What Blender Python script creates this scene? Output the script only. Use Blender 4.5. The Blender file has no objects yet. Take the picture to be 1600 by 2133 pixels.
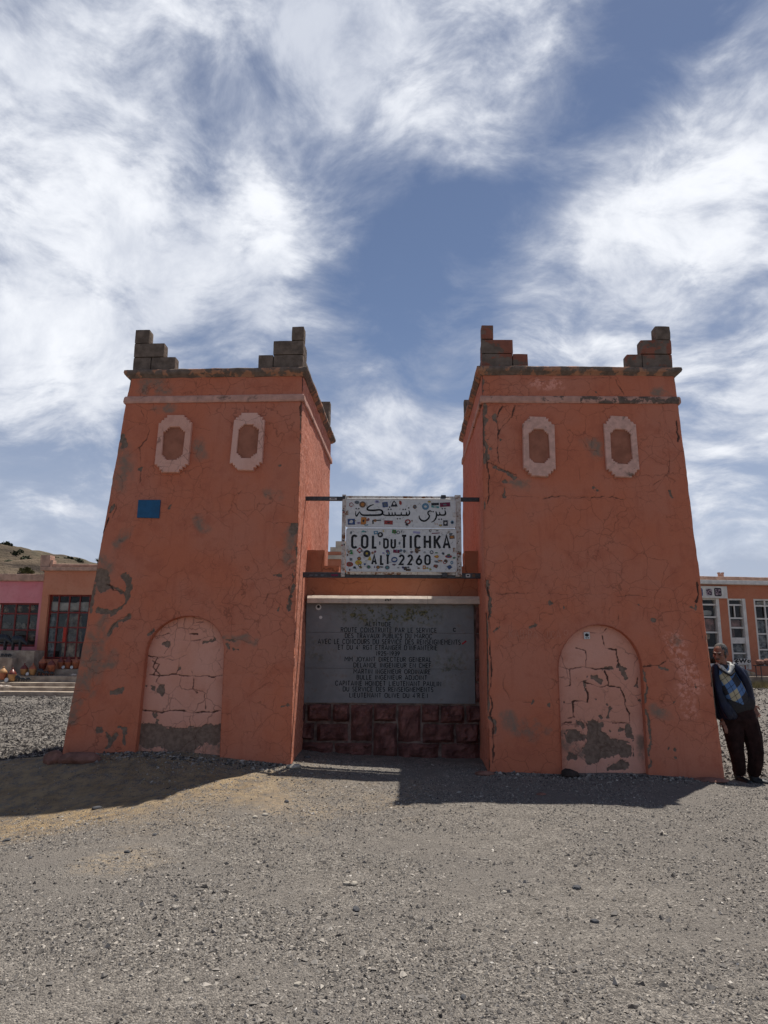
import bpy, bmesh, math, random
import numpy as np
from math import radians, sin, cos, tan, atan, pi, sqrt, atan2
from mathutils import Vector, Matrix
random.seed(5)
RNG = np.random.default_rng(11)
scene = bpy.context.scene
col = scene.collection

# ------------------------------------------------------------------ camera
F_PX, CX, CY, CAM_H = 1479.0, 800.0, 1066.5, 1.42      # photo pixels (1600 x 2133)
PITCH = atan((1365 - CY) / F_PX)
ROLL = radians(0.4)
cam_data = bpy.data.cameras.new('camera')
cam_data.sensor_fit = 'HORIZONTAL'
cam_data.sensor_width = 36.0
cam_data.lens = 36.0 * F_PX / 1600.0
cam_data.clip_start = 0.05
cam_data.clip_end = 3000
cam = bpy.data.objects.new('camera', cam_data)
col.objects.link(cam)
cam.location = (0, 0, CAM_H)
cam.matrix_world = Matrix.Translation((0, 0, CAM_H)) @ Matrix.Rotation(radians(90) + PITCH, 4, 'X') @ Matrix.Rotation(ROLL, 4, 'Z')
scene.camera = cam

# ------------------------------------------------------------------ light
SUN_EL, SUN_AZ = radians(69), radians(33)                # azimuth from +Y towards +X
SUN_DIR = Vector((sin(SUN_AZ) * cos(SUN_EL), cos(SUN_AZ) * cos(SUN_EL), sin(SUN_EL)))
sun_data = bpy.data.lights.new('sun', 'SUN')
sun_data.energy = 2.05
sun_data.angle = radians(0.55)
sun_data.color = (1.0, 0.95, 0.87)
sun = bpy.data.objects.new('sun', sun_data)
col.objects.link(sun)
sun.rotation_euler = SUN_DIR.to_track_quat('Z', 'Y').to_euler()
scene.view_settings.view_transform = 'Standard'
scene.view_settings.look = 'None'
scene.view_settings.gamma = 1.0
scene.view_settings.use_curve_mapping = False
scene.view_settings.exposure = 1.6

# pixel helpers: a pixel gives a direction, the distance comes from the plane it lies on
def ray(px, py):
    a = (px - CX) / F_PX
    b = (CY - py) / F_PX
    c, s = cos(ROLL), sin(ROLL)
    a, b = a * c - b * s, a * s + b * c
    return Vector((a, cos(PITCH) - sin(PITCH) * b, sin(PITCH) + cos(PITCH) * b))
O = Vector((0, 0, CAM_H))
def atY(px, py, Y):
    r = ray(px, py); return O + r * (Y / r.y)
def atZ(px, py, Z):
    r = ray(px, py); return O + r * ((Z - CAM_H) / r.z)

class Plane:
    """a facade plane: origin o, horizontal direction u, upward direction v; n points back"""
    def __init__(s, o, u, v):
        s.o = Vector(o); s.u = Vector(u).normalized()
        v = Vector(v); s.v = (v - s.u * v.dot(s.u)).normalized()
        s.n = s.v.cross(s.u).normalized()
        if s.n.y < 0: s.n = -s.n
    def px(s, px, py, d=0.0):
        r = ray(px, py); o = s.o + s.n * d
        t = (o - O).dot(s.n) / r.dot(s.n)
        q = O + r * t - o
        return (q.dot(s.u), q.dot(s.v))
    def w(s, a, b, d=0.0):
        return s.o + s.u * a + s.v * b + s.n * d
    def mat(s):
        m = Matrix.Identity(4)
        m.col[0][:3] = s.u; m.col[1][:3] = s.n; m.col[2][:3] = s.v; m.col[3][:3] = s.o
        return m

# ------------------------------------------------------------------ world: sky with clouds
world = bpy.data.worlds.new('World')
scene.world = world
world.use_nodes = True
WN = world.node_tree
WN.nodes.clear()

class G:
    """tiny node-graph helper"""
    def __init__(s, tree): s.t = tree
    def n(s, kind, **kw):
        nd = s.t.nodes.new(kind)
        for k, v in kw.items(): setattr(nd, k, v)
        return nd
    def set(s, sock, v):
        if hasattr(v, 'is_linked') or isinstance(v, bpy.types.NodeSocket): s.t.links.new(v, sock)
        elif v is not None: sock.default_value = v
    def m(s, op, a, b=None, c=None, clamp=False):
        nd = s.n('ShaderNodeMath', operation=op, use_clamp=clamp)
        s.set(nd.inputs[0], a)
        if b is not None: s.set(nd.inputs[1], b)
        if c is not None: s.set(nd.inputs[2], c)
        return nd.outputs[0]
    def vm(s, op, a, b=None, scale=None):
        nd = s.n('ShaderNodeVectorMath', operation=op)
        s.set(nd.inputs[0], a)
        if b is not None: s.set(nd.inputs[1], b)
        if scale is not None: s.set(nd.inputs[3], scale)
        return nd.outputs[1] if op in ('DOT_PRODUCT', 'LENGTH') else nd.outputs[0]
    def noise(s, vec, scale, detail=4, rough=0.55, dist=0.0, out=0):
        nd = s.n('ShaderNodeTexNoise')
        if vec is not None: s.set(nd.inputs['Vector'], vec)
        nd.inputs['Scale'].default_value = scale
        nd.inputs['Detail'].default_value = detail
        nd.inputs['Roughness'].default_value = rough
        nd.inputs['Distortion'].default_value = dist
        return nd.outputs[out]
    def vor(s, vec, scale, feature='F1', out='Distance', rand=1.0):
        nd = s.n('ShaderNodeTexVoronoi', feature=feature)
        s.set(nd.inputs['Vector'], vec)
        nd.inputs['Scale'].default_value = scale
        nd.inputs['Randomness'].default_value = rand
        return nd.outputs[out]
    def ramp(s, v, lo, hi, a=0.0, b=1.0, smooth=True):
        nd = s.n('ShaderNodeMapRange', interpolation_type='SMOOTHSTEP' if smooth else 'LINEAR')
        s.set(nd.inputs[0], v)
        for i, x in zip((1, 2, 3, 4), (lo, hi, a, b)): s.set(nd.inputs[i], x)
        return nd.outputs[0]
    def mix(s, f, a, b, blend='MIX'):
        nd = s.n('ShaderNodeMix', data_type='RGBA', blend_type=blend)
        s.set(nd.inputs[0], f)
        for sock, v in ((nd.inputs[6], a), (nd.inputs[7], b)):
            if isinstance(v, (tuple, list)): v = (*v[:3], 1.0)
            s.set(sock, v)
        return nd.outputs[2]
    def attr(s, name, out='Fac'):
        return s.n('ShaderNodeAttribute', attribute_name=name).outputs[out]

g = G(WN)
tc = g.n('ShaderNodeTexCoord').outputs['Generated']
D = g.vm('NORMALIZE', tc)
sky = g.n('ShaderNodeTexSky', sky_type='NISHITA')
sky.sun_disc = False
sky.sun_elevation = SUN_EL
sky.sun_rotation = SUN_AZ
sky.altitude = 2200
sky.air_density = 1.0
sky.dust_density = 0.6
sky.ozone_density = 2.5
# cloud cover: soft masses (direction, angular radius in photo px, weight) + warped noise on a flat cloud layer
blobs = [  # (px, py, radius, weight)
    (60, 140, 190, .75), (200, 300, 230, .8), (420, 300, 200, .6), (330, 480, 170, .7), (560, 540, 130, .6), (660, 560, 90, .5),
    (60, 360, 180, .6), (480, 130, 150, .3), (850, 90, 210, .75), (1080, 70, 150, .85), (960, 250, 130, .6), (980, 320, 70, .4), (700, 190, 150, .5),
    (1400, 330, 150, .55), (1300, 450, 140, .55), (1150, 570, 110, .5), (1500, 560, 190, .75), (1400, 720, 230, .85),
    (1180, 720, 130, .6), (930, 640, 80, .45), (1560, 900, 260, .8), (1250, 900, 200, .5), (880, 880, 120, .5), (830, 1010, 170, .6),
    (1590, 200, 120, .5), (40, 720, 130, .75), (170, 680, 110, .4), (330, 660, 90, .4), (120, 950, 220, .5), (530, 700, 60, .35),
    (30, 1090, 200, .4), (720, 760, 70, .25),
    (240, 50, 130, -.35), (760, 420, 170, -.75), (870, 490, 130, -.6), (640, 350, 80, -.3), (1150, 260, 120, -.6), (1380, 80, 130, -.75),
    (1300, 190, 90, -.5), (1060, 400, 100, -.6), (60, 540, 100, -.5), (230, 590, 90, -.45), (450, 400, 45, -.35), (700, 690, 110, -.5), (560, 800, 200, -.35),
    (480, 640, 60, -.35), (820, 780, 70, -.35), (100, 830, 60, -.3), (1480, 20, 90, -.4), (960, 430, 80, -.5),
]
acc = None
for (bx, by, br, bw) in blobs:
    c = ray(bx, by).normalized()
    dt = g.vm('DOT_PRODUCT', D, tuple(c))
    sg = br / F_PX * 0.80
    e = g.m('EXPONENT', g.m('MULTIPLY', g.m('SUBTRACT', dt, 1.0), 1.0 / sg ** 2))
    acc = g.m('MULTIPLY_ADD', e, bw, acc if acc is not None else 0.0)
acc = g.m('MINIMUM', acc, 1.05)
sep = g.n('ShaderNodeSeparateXYZ'); g.set(sep.inputs[0], D)
warp = g.vm('SCALE', g.vm('SUBTRACT', g.noise(D, 3.0, 2, .5, out=1), (.5, .5, .5)), scale=0.20)
L1 = g.vm('ADD', D, warp)
st = g.n('ShaderNodeMapping'); g.set(st.inputs[0], L1)           # slightly drawn out, like wind-torn cumulus
st.inputs['Rotation'].default_value = (0, radians(-32), 0); st.inputs['Scale'].default_value = (1.0, 1.0, 2.2)
n1 = g.noise(st.outputs[0], 4.2, 10, .58, .0)
n2 = g.noise(st.outputs[0], 13.0, 9, .62, .0)
n3 = g.noise(D, 1.6, 3, .5)
cover = g.m('ADD', g.m('MULTIPLY', acc, .55), g.m('MULTIPLY', g.m('SUBTRACT', n1, .5), 2.5))
cover = g.m('ADD', cover, g.m('MULTIPLY', g.m('SUBTRACT', n2, .5), 1.15))
cover = g.m('ADD', cover, g.m('MULTIPLY', g.m('SUBTRACT', n3, .45), .5))
cl = g.ramp(cover, -0.26, 0.90)
low = g.ramp(sep.outputs[2], 0.0, 0.46, 1.0, 0.0)            # thin high haze towards the horizon
cl = g.m('MAXIMUM', cl, g.m('MULTIPLY', low, g.ramp(cover, -.9, .3)))
shade = g.ramp(g.noise(g.vm('ADD', L1, (.03, .02, .05)), 6.0, 7, .62), .36, .68)
body = g.ramp(cover, .15, 1.0)
ccol = g.mix(body, (0.145, 0.160, 0.197), (0.318, 0.326, 0.343))
ccol = g.mix(g.m('MULTIPLY', shade, .62), ccol, (0.15, 0.166, 0.205))
skyc = g.mix(1.0, sky.outputs[0], (0.0375, 0.0328, 0.0302), 'MULTIPLY')
final = g.mix(cl, skyc, ccol)
bg = g.n('ShaderNodeBackground'); g.set(bg.inputs[0], final); bg.inputs[1].default_value = 1.0
wo = g.n('ShaderNodeOutputWorld'); WN.links.new(bg.outputs[0], wo.inputs[0])

# ------------------------------------------------------------------ numpy noise
def _h(ix, iy, iz):
    n = (ix.astype(np.int64) * 374761393 + iy.astype(np.int64) * 668265263 + iz.astype(np.int64) * 2147483647) & 0xffffffff
    n = ((n ^ (n >> 13)) * 1274126177) & 0xffffffff
    n = n ^ (n >> 16)
    return (n & 0xffff) / 65535.0
def vnoise(p):
    p = np.asarray(p, float); i = np.floor(p); fr = p - i; fr = fr * fr * (3 - 2 * fr)
    i = i.astype(np.int64); r = 0
    for dx in (0, 1):
        for dy in (0, 1):
            for dz in (0, 1):
                w = (fr[:, 0] if dx else 1 - fr[:, 0]) * (fr[:, 1] if dy else 1 - fr[:, 1]) * (fr[:, 2] if dz else 1 - fr[:, 2])
                r = r + w * _h(i[:, 0] + dx, i[:, 1] + dy, i[:, 2] + dz)
    return r
def fbm(p, scale=1.0, octs=4):
    p = np.asarray(p, float) * scale; a = 1.0; t = 0; s = 0
    for o in range(octs):
        t = t + a * vnoise(p + 17.3 * o); s += a; a *= .5; p = p * 2.03
    return t / s - 0.5
def fb2(x, y, scale=1.0, octs=4, seed=0.0):
    x = np.asarray(x, float).ravel(); y = np.asarray(y, float).ravel()
    return fbm(np.stack([x, y, np.full_like(x, seed + .37)], 1), scale, octs)
def sstep(a, b, x):
    t = np.clip((x - a) / (b - a), 0, 1); return t * t * (3 - 2 * t)

# ------------------------------------------------------------------ object helpers
def mesh_np(name, V, Q, attrs=None, smooth=False):
    """fast mesh from numpy verts and faces (all faces the same size)"""
    V = np.asarray(V, np.float32); Q = np.asarray(Q, np.int32)
    me = bpy.data.meshes.new(name)
    me.vertices.add(len(V)); me.vertices.foreach_set('co', V.ravel())
    k = Q.shape[1]
    me.loops.add(Q.size); me.loops.foreach_set('vertex_index', Q.ravel())
    me.polygons.add(len(Q))
    me.polygons.foreach_set('loop_start', np.arange(0, Q.size, k, dtype=np.int32))
    me.polygons.foreach_set('use_smooth', np.full(len(Q), smooth))
    me.update(calc_edges=True)
    for k2, a in (attrs or {}).items():
        at = me.attributes.new(k2, 'FLOAT', 'POINT'); at.data.foreach_set('value', np.asarray(a, np.float32))
    me.validate()
    return me
def link(name, me, mat=None, parent=None, smooth=None):
    o = bpy.data.objects.new(name, me); col.objects.link(o)
    if mat is not None and me is not None and not me.materials: me.materials.append(mat)
    if parent is not None: o.parent = parent
    if smooth is not None: me.polygons.foreach_set('use_smooth', np.full(len(me.polygons), smooth))
    return o
def pyd(name, V, Fc, mat=None, parent=None, smooth=False):
    me = bpy.data.meshes.new(name); me.from_pydata([tuple(v) for v in V], [], [tuple(q) for q in Fc]); me.update()
    return link(name, me, mat, parent, smooth)
def thing(name, label, cat, loc=(0, 0, 0), group=None):
    o = bpy.data.objects.new(name, None); col.objects.link(o); o.location = loc
    o.empty_display_size = .1
    return tag(o, label, cat, group)
def tag(o, label, cat, group=None, kind=None):
    if label: o['label'] = label
    if cat: o['category'] = cat
    if group: o['group'] = group
    if kind: o['kind'] = kind
    return o
def reparent(o, p):
    """parent keeping world coordinates of the mesh (things here sit at plain translations)"""
    o.parent = p; o.matrix_parent_inverse = Matrix.Translation(p.location).inverted()
    return o
BOXF = [(0, 3, 2, 1), (4, 5, 6, 7), (0, 1, 5, 4), (1, 2, 6, 5), (2, 3, 7, 6), (3, 0, 4, 7)]
def boxv(x0, y0, z0, x1, y1, z1):
    return [(x0, y0, z0), (x1, y0, z0), (x1, y1, z0), (x0, y1, z0), (x0, y0, z1), (x1, y0, z1), (x1, y1, z1), (x0, y1, z1)]
class MB:
    """collects shapes for one mesh"""
    def __init__(s): s.V = []; s.F = []
    def add(s, V, Fc):
        b = len(s.V); s.V += [tuple(v) for v in V]; s.F += [tuple(i + b for i in q) for q in Fc]; return s
    def box(s, x0, y0, z0, x1, y1, z1): return s.add(boxv(x0, y0, z0, x1, y1, z1), BOXF)
    def tube(s, pts, radii, seg=8, cap=True):
        pts = [Vector(p) for p in pts]; rings = []
        for i, p in enumerate(pts):
            t = (pts[min(i + 1, len(pts) - 1)] - pts[max(i - 1, 0)]).normalized()
            a = t.cross(Vector((0, 0, 1)) if abs(t.z) < .95 else Vector((1, 0, 0))).normalized(); b = t.cross(a)
            r = radii[i] if isinstance(radii, (list, tuple)) else radii
            rings.append([p + (a * cos(2 * pi * k / seg) + b * sin(2 * pi * k / seg)) * r for k in range(seg)])
        V = [v for r in rings for v in r]; Fc = []
        for i in range(len(pts) - 1):
            for k in range(seg):
                k2 = (k + 1) % seg; Fc.append((i * seg + k, i * seg + k2, (i + 1) * seg + k2, (i + 1) * seg + k))
        if cap: Fc += [tuple(range(seg))[::-1], tuple((len(pts) - 1) * seg + k for k in range(seg))]
        return s.add(V, Fc)
    def lathe(s, prof, c=(0, 0, 0), seg=16):
        V = []; Fc = []
        for r, z in prof:
            for k in range(seg): V.append((c[0] + r * cos(2 * pi * k / seg), c[1] + r * sin(2 * pi * k / seg), c[2] + z))
        for i in range(len(prof) - 1):
            for k in range(seg):
                k2 = (k + 1) % seg; Fc.append((i * seg + k, i * seg + k2, (i + 1) * seg + k2, (i + 1) * seg + k))
        Fc += [tuple(range(seg))[::-1], tuple((len(prof) - 1) * seg + k for k in range(seg))]
        return s.add(V, Fc)
    def ell(s, c, r, R=None, seg=14, rings=9):
        V = []; Fc = []; c = Vector(c)
        for i in range(rings + 1):
            th = pi * i / rings
            for k in range(seg):
                q = Vector((r[0] * sin(th) * cos(2 * pi * k / seg), r[1] * sin(th) * sin(2 * pi * k / seg), r[2] * cos(th)))
                V.append(c + (R @ q if R else q))
        for i in range(rings):
            for k in range(seg):
                k2 = (k + 1) % seg; Fc.append((i * seg + k, (i + 1) * seg + k, (i + 1) * seg + k2, i * seg + k2))
        return s.add(V, Fc)
    def cap(s, p0, p1, r0, r1, seg=12):
        p0 = Vector(p0); p1 = Vector(p1); d = (p1 - p0); L = max(d.length, 1e-5); t = d / L
        pts = []; rad = []
        for a in (-88, -60, -30): pts.append(p0 + t * (r0 * sin(radians(a)))); rad.append(r0 * cos(radians(a)))
        pts += [p0, p1]; rad += [r0, r1]
        for a in (30, 60, 88): pts.append(p1 + t * (r1 * sin(radians(a)))); rad.append(r1 * cos(radians(a)))
        a_ = t.cross(Vector((0, 0, 1)) if abs(t.z) < .9 else Vector((0, 1, 0))).normalized(); b_ = t.cross(a_)
        V = []; Fc = []
        for p, r in zip(pts, rad):
            for k in range(seg): V.append(p + (a_ * cos(2 * pi * k / seg) + b_ * sin(2 * pi * k / seg)) * r)
        for i in range(len(pts) - 1):
            for k in range(seg):
                k2 = (k + 1) % seg; Fc.append((i * seg + k, i * seg + k2, (i + 1) * seg + k2, (i + 1) * seg + k))
        Fc += [tuple(range(seg))[::-1], tuple((len(pts) - 1) * seg + k for k in range(seg))]
        return s.add(V, Fc)
    def build(s, name, mat, parent=None, smooth=False):
        return pyd(name, s.V, s.F, mat, parent, smooth)

def bevel(o, w=.01, seg=2):
    bm = bmesh.new(); bm.from_mesh(o.data)
    bmesh.ops.bevel(bm, geom=bm.edges[:], offset=w, segments=seg, affect='EDGES', profile=.6)
    bm.to_mesh(o.data); bm.free(); return o
def rough_box(x0, y0, z0, x1, y1, z1, n=4, amp=.008, rnd=.012, sc=9, seed=0.):
    """a box with worn rounded edges: (verts, faces)"""
    V = []; Fc = []; c = np.array([(x0 + x1) / 2, (y0 + y1) / 2, (z0 + z1) / 2]); hs = np.array([x1 - x0, y1 - y0, z1 - z0]) / 2
    idx = {}
    def vid(p):
        k = tuple(np.round(p, 6))
        if k not in idx: idx[k] = len(V); V.append(np.array(p, float))
        return idx[k]
    ts = np.linspace(-1, 1, n + 1)
    for ax in range(3):
        for sg in (-1, 1):
            for i in range(n):
                for j in range(n):
                    q = []
                    for (a, b) in ((i, j), (i + 1, j), (i + 1, j + 1), (i, j + 1)):
                        p = np.zeros(3); p[ax] = sg; p[(ax + 1) % 3] = ts[a]; p[(ax + 2) % 3] = ts[b]; q.append(vid(p))
                    Fc.append(q if sg > 0 else q[::-1])
    U = np.array(V); P = U * hs
    inner = np.clip(P, -(hs - rnd), hs - rnd); d = P - inner
    L = np.linalg.norm(d, axis=1, keepdims=True); P = np.where(L > 1e-9, inner + d / np.maximum(L, 1e-9) * rnd, P)
    nrm = U / np.linalg.norm(U, axis=1, keepdims=True)
    P = P + nrm * (fbm(P + c + seed, sc, 3) * amp * 2)[:, None] + c
    return [tuple(p) for p in P], [tuple(q) for q in Fc]

# ------------------------------------------------------------------ materials
def new_mat(name):
    m = bpy.data.materials.new(name); m.use_nodes = True; m.node_tree.nodes.clear()
    gg = G(m.node_tree)
    b = gg.n('ShaderNodeBsdfPrincipled'); o = gg.n('ShaderNodeOutputMaterial')
    m.node_tree.links.new(b.outputs[0], o.inputs[0])
    b.inputs['Specular IOR Level'].default_value = .25
    return m, gg, b
def bump(gg, b, h, strength=.4, dist=.01):
    nd = gg.n('ShaderNodeBump'); gg.set(nd.inputs['Height'], h)
    nd.inputs['Strength'].default_value = strength; nd.inputs['Distance'].default_value = dist
    gg.set(b.inputs['Normal'], nd.outputs[0]); return nd
def obco(gg): return gg.n('ShaderNodeTexCoord').outputs['Object']
def simple(name, c, rough=.8, var=.18, scale=14, bmp=.25, dist=.004, spec=.25, c2=None, metal=0, detail=5):
    m, gg, b = new_mat(name); v = obco(gg)
    n = gg.noise(v, scale, detail, .6)
    c2 = c2 or tuple(x * (1 - var * 2) for x in c)
    gg.set(b.inputs['Base Color'], gg.mix(gg.ramp(n, .32, .68), c2, c))
    gg.set(b.inputs['Roughness'], gg.ramp(gg.noise(v, scale * 2.3, 3), .3, .7, max(rough - .12, .05), min(rough + .1, 1)))
    b.inputs['Specular IOR Level'].default_value = spec; b.inputs['Metallic'].default_value = metal
    if bmp: bump(gg, b, gg.noise(v, scale * 3, 5, .65), bmp, dist)
    return m

def plaster(name, c_main, c_dust, c_dark, crack_scale=3.2, crack_amt=1.0, bare_col=(.225, .16, .12), grime=.5, streak=False):
    """painted lime plaster: colour drift, dust, hairline crack network, flaked patches (attributes bare / crack / stain / pale)"""
    m, gg, b = new_mat(name); v = obco(gg)
    wv = gg.vm('ADD', v, gg.vm('SCALE', gg.vm('SUBTRACT', gg.noise(v, 5, 3, .6, out=1), (.5, .5, .5)), scale=.16))
    big = gg.noise(v, 0.9, 4, .6); mid = gg.noise(v, 4.5, 5, .65); fine = gg.noise(v, 60, 4, .7)
    c = gg.mix(gg.ramp(big, .36, .64), c_main, c_dust)
    c = gg.mix(gg.m('MULTIPLY', gg.ramp(mid, .48, .72), .55), c, c_dark)
    if streak:
        mp = gg.n('ShaderNodeMapping'); gg.set(mp.inputs[0], v); mp.inputs['Scale'].default_value = (5, 5, .5)
        sn = gg.noise(mp.outputs[0], 2.2, 5, .65)
        c = gg.mix(gg.m('MULTIPLY', gg.ramp(sn, .52, .72), .4), c, c_dark)
    c = gg.mix(gg.m('MULTIPLY', gg.ramp(fine, .45, .75), .22), c, tuple(min(1, x * 1.35) for x in c_dust))
    c = gg.mix(gg.m('MULTIPLY', gg.ramp(gg.noise(v, 26, 5, .7), .60, .72), .35), c, c_dark)
    # hairline cracks in two sizes, broken up by noise
    e1 = gg.vor(wv, crack_scale, 'DISTANCE_TO_EDGE'); e2 = gg.vor(wv, crack_scale * 1.9, 'DISTANCE_TO_EDGE')
    k1 = gg.m('MULTIPLY', gg.ramp(e1, .004, .018, 1, 0), gg.ramp(gg.noise(v, 1.3, 3), .40, .54))
    k2 = gg.m('MULTIPLY', gg.ramp(e2, .005, .022, .85, 0), gg.ramp(gg.noise(gg.vm('ADD', v, (7, 3, 1)), 1.1, 3), .47, .60))
    crack = gg.m('MULTIPLY', gg.m('MAXIMUM', k1, k2), crack_amt)
    bare = gg.attr('bare'); cut = gg.attr('crack'); stain = gg.attr('stain'); pale = gg.attr('pale')
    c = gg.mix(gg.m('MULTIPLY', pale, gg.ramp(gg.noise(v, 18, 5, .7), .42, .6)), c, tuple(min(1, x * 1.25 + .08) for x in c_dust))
    sm = gg.m('MULTIPLY', stain, gg.ramp(gg.noise(v, 6, 6, .7), .34, .62))
    c = gg.mix(gg.m('MULTIPLY', sm, .95), c, tuple(x * 1.05 for x in bare_col))
    bn = gg.m('ADD', bare, gg.m('MULTIPLY', gg.m('SUBTRACT', gg.noise(v, 34, 5, .7), .5), .55))
    bm_ = gg.ramp(bn, .42, .56)
    barec = gg.mix(gg.ramp(gg.noise(v, 22, 4), .35, .65), bare_col, tuple(x * .68 for x in bare_col))
    c = gg.mix(bm_, c, barec)
    c = gg.mix(gg.m('MULTIPLY', crack, .62), c, (.075, .035, .026))
    c = gg.mix(gg.ramp(cut, .25, .8), c, (.085, .045, .034))
    gg.set(b.inputs['Base Color'], c)
    b.inputs['Roughness'].default_value = .93; b.inputs['Specular IOR Level'].default_value = .15
    h = gg.m('MULTIPLY_ADD', fine, .25, gg.m('MULTIPLY', mid, .7))
    h = gg.m('MULTIPLY_ADD', gg.noise(v, 20, 5, .65), .6, h)
    h = gg.m('SUBTRACT', h, gg.m('MULTIPLY', crack, .5)); h = gg.m('SUBTRACT', h, gg.m('MULTIPLY', bm_, .5))
    bump(gg, b, h, .55, .014)
    return m

M = {}
M['tower'] = plaster('terracotta_plaster', (.505, .160, .088), (.495, .185, .116), (.385, .118, .070), 3.7, .62, streak=True)
M['tower_side'] = M['tower']
M['wall_orange'] = plaster('ochre_plaster', (.36, .14, .08), (.38, .168, .105), (.28, .10, .06), 2.0, .7)
M['niche'] = plaster('pink_plaster', (.63, .295, .205), (.65, .335, .25), (.53, .23, .155), 2.4, .75, (.24, .165, .125))
M['frame'] = plaster('pale_pink_plaster', (.64, .345, .26), (.68, .41, .33), (.48, .22, .16), 3.4, .7, (.22, .15, .115))
M['concrete'] = simple('grey_concrete_block', (.20, .152, .12), .95, .22, 9, .6, .012, .1)
M['stone'] = simple('dark_red_sandstone', (.215, .098, .083), .9, .28, 6, 1.0, .03, .2, c2=(.092, .040, .036))
M['mortar'] = simple('pale_mortar', (.24, .175, .15), .95, .3, 9, .5, .006, .1)
M['bronze'] = simple('red_iron', (.2, .03, .02), .6)
M['black'] = simple('black_paint', (.012, .012, .014), .5, .1, 30, 0)
M['steel'] = simple('dark_steel', (.035, .036, .042), .45, .2, 20, .1, .002, .5)
M['glassdark'] = simple('dark_interior', (.075, .066, .06), .95, .2, 3, 0)
def flaked(name, paint, under, thr=.5, scale=7, rough=.85, width=.05, bmp=.4, paint2=None):
    """paint flaking off a darker ground"""
    m, gg, b = new_mat(name); v = obco(gg)
    n = gg.noise(v, scale, 6, .65, .3)
    k = gg.ramp(n, thr - width, thr + width)
    pc = gg.mix(gg.ramp(gg.noise(v, scale * 2.5, 5), .35, .65), paint, paint2 or tuple(x * .8 for x in paint))
    uc = gg.mix(gg.ramp(gg.noise(v, scale * 4, 4), .3, .7), tuple(x * .65 for x in under), under)
    gg.set(b.inputs['Base Color'], gg.mix(k, uc, pc)); b.inputs['Roughness'].default_value = rough
    bump(gg, b, gg.m('MULTIPLY_ADD', k, .5, gg.noise(v, scale * 6, 5, .7)), bmp, .008)
    return m
M['cornice'] = flaked('flaking_cornice', (.42, .21, .125), (.19, .14, .11), .535, 4.2, .95, .025)
M['band'] = flaked('worn_pink_band', (.58, .32, .245), (.22, .14, .105), .37, 5, .92, .06)
M['recess'] = simple('brown_recess_plaster', (.37, .15, .095), .95, .14, 6, .4, .01, .12)
M['frame_worn'] = flaked('worn_pink_frame', (.66, .39, .31), (.27, .18, .135), .38, 6, .92, .05)
M['band_worn'] = flaked('badly_worn_pink_band', (.55, .30, .225), (.16, .115, .09), .45, 4.5, .92, .03)
M['block_red'] = flaked('block_with_red_paint', (.27, .10, .066), (.185, .14, .11), .52, 2.4, .95, .03)
M['white_rust'] = flaked('rusty_white_paint', (.56, .54, .51), (.20, .085, .035), .44, 14, .6, .08, .2, (.46, .43, .39))
M['rail_steel'] = simple('grey_steel_rail', (.05, .05, .055), .5, .3, 25, .1, .002, .5)
M['panel'] = flaked('enamel_sign_white', (.60, .60, .59), (.42, .40, .37), .34, 11, .45, .12, .06, (.54, .54, .53))
M['marble'] = simple('worn_cream_marble', (.55, .45, .36), .6, .12, 9, .2, .003, .3)
def slate_mat():
    m, gg, b = new_mat('grey_slate'); v = obco(gg)
    n = gg.noise(v, 3, 6, .65); c = gg.mix(gg.ramp(n, .3, .7), (.145, .153, .160), (.20, .206, .212))
    s = gg.m('MULTIPLY', gg.ramp(gg.noise(v, 9, 6, .7), .55, .68), .55)
    c = gg.mix(s, c, (.155, .115, .085))
    a = gg.attr('stain'); k = gg.m('MULTIPLY', a, gg.ramp(gg.noise(v, 17, 5, .7), .46, .60))
    c = gg.mix(k, c, gg.mix(gg.ramp(gg.noise(v, 30, 4), .4, .6), (.045, .05, .03), (.14, .12, .05)))
    gg.set(b.inputs['Base Color'], c); b.inputs['Roughness'].default_value = .62
    bump(gg, b, gg.noise(v, 40, 5, .6), .15, .003); return m
M['slate'] = slate_mat()
M['letter'] = simple('inscription_black', (.014, .015, .018), .7, .1, 40, 0)

# ------------------------------------------------------------------ ground
def ground_z(x, y):
    x = np.asarray(x, float); y = np.asarray(y, float)
    z = .285 * np.exp(-(((x + 2.45) / 2.3) ** 2 + ((y - 9.6) / 1.55) ** 2))
    z = z + .125 * np.exp(-(((x - 2.0) / 2.0) ** 2 + ((y - 9.7) / 1.5) ** 2))
    z = z - .085 * np.exp(-(((x - 5.2) / 1.2) ** 2 + ((y - 9.4) / 1.6) ** 2))
    z = z + .10 * np.exp(-(((x + 3.9) / 1.5) ** 2 + ((y - 8.5) / .8) ** 2))
    z = z - .24 * sstep(1.6, 4.0, -x) * np.exp(-((y - 6.9) / 1.25) ** 2)
    z = z + .42 * sstep(14, 25, y) * sstep(3, 9, x)
    shp = x.shape
    n = fb2(x, y, .9, 3).reshape(shp) * .05 + fb2(x, y, 5.0, 3, 3.).reshape(shp) * .016
    near = 1 - sstep(30, 60, np.abs(y))
    return z + n * near
def gz(x, y): return float(ground_z(np.array([x]), np.array([y]))[0])
def axis(lo, hi, step, far_lo, far_hi, grow=1.22):
    a = list(np.arange(lo, hi + 1e-6, step)); s = step
    while a[-1] < far_hi: s *= grow; a.append(a[-1] + s)
    s = step
    while a[0] > far_lo: s *= grow; a.insert(0, a[0] - s)
    return np.array(a)
gx = axis(-7.5, 7.5, .05, -1500, 1500); gy = axis(2.2, 11.5, .05, -60, 2000)
XX, YY = np.meshgrid(gx, gy); ZZ = ground_z(XX, YY)
nx, ny = len(gx), len(gy)
iy, ix = np.meshgrid(np.arange(ny - 1), np.arange(nx - 1), indexing='ij')
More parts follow.
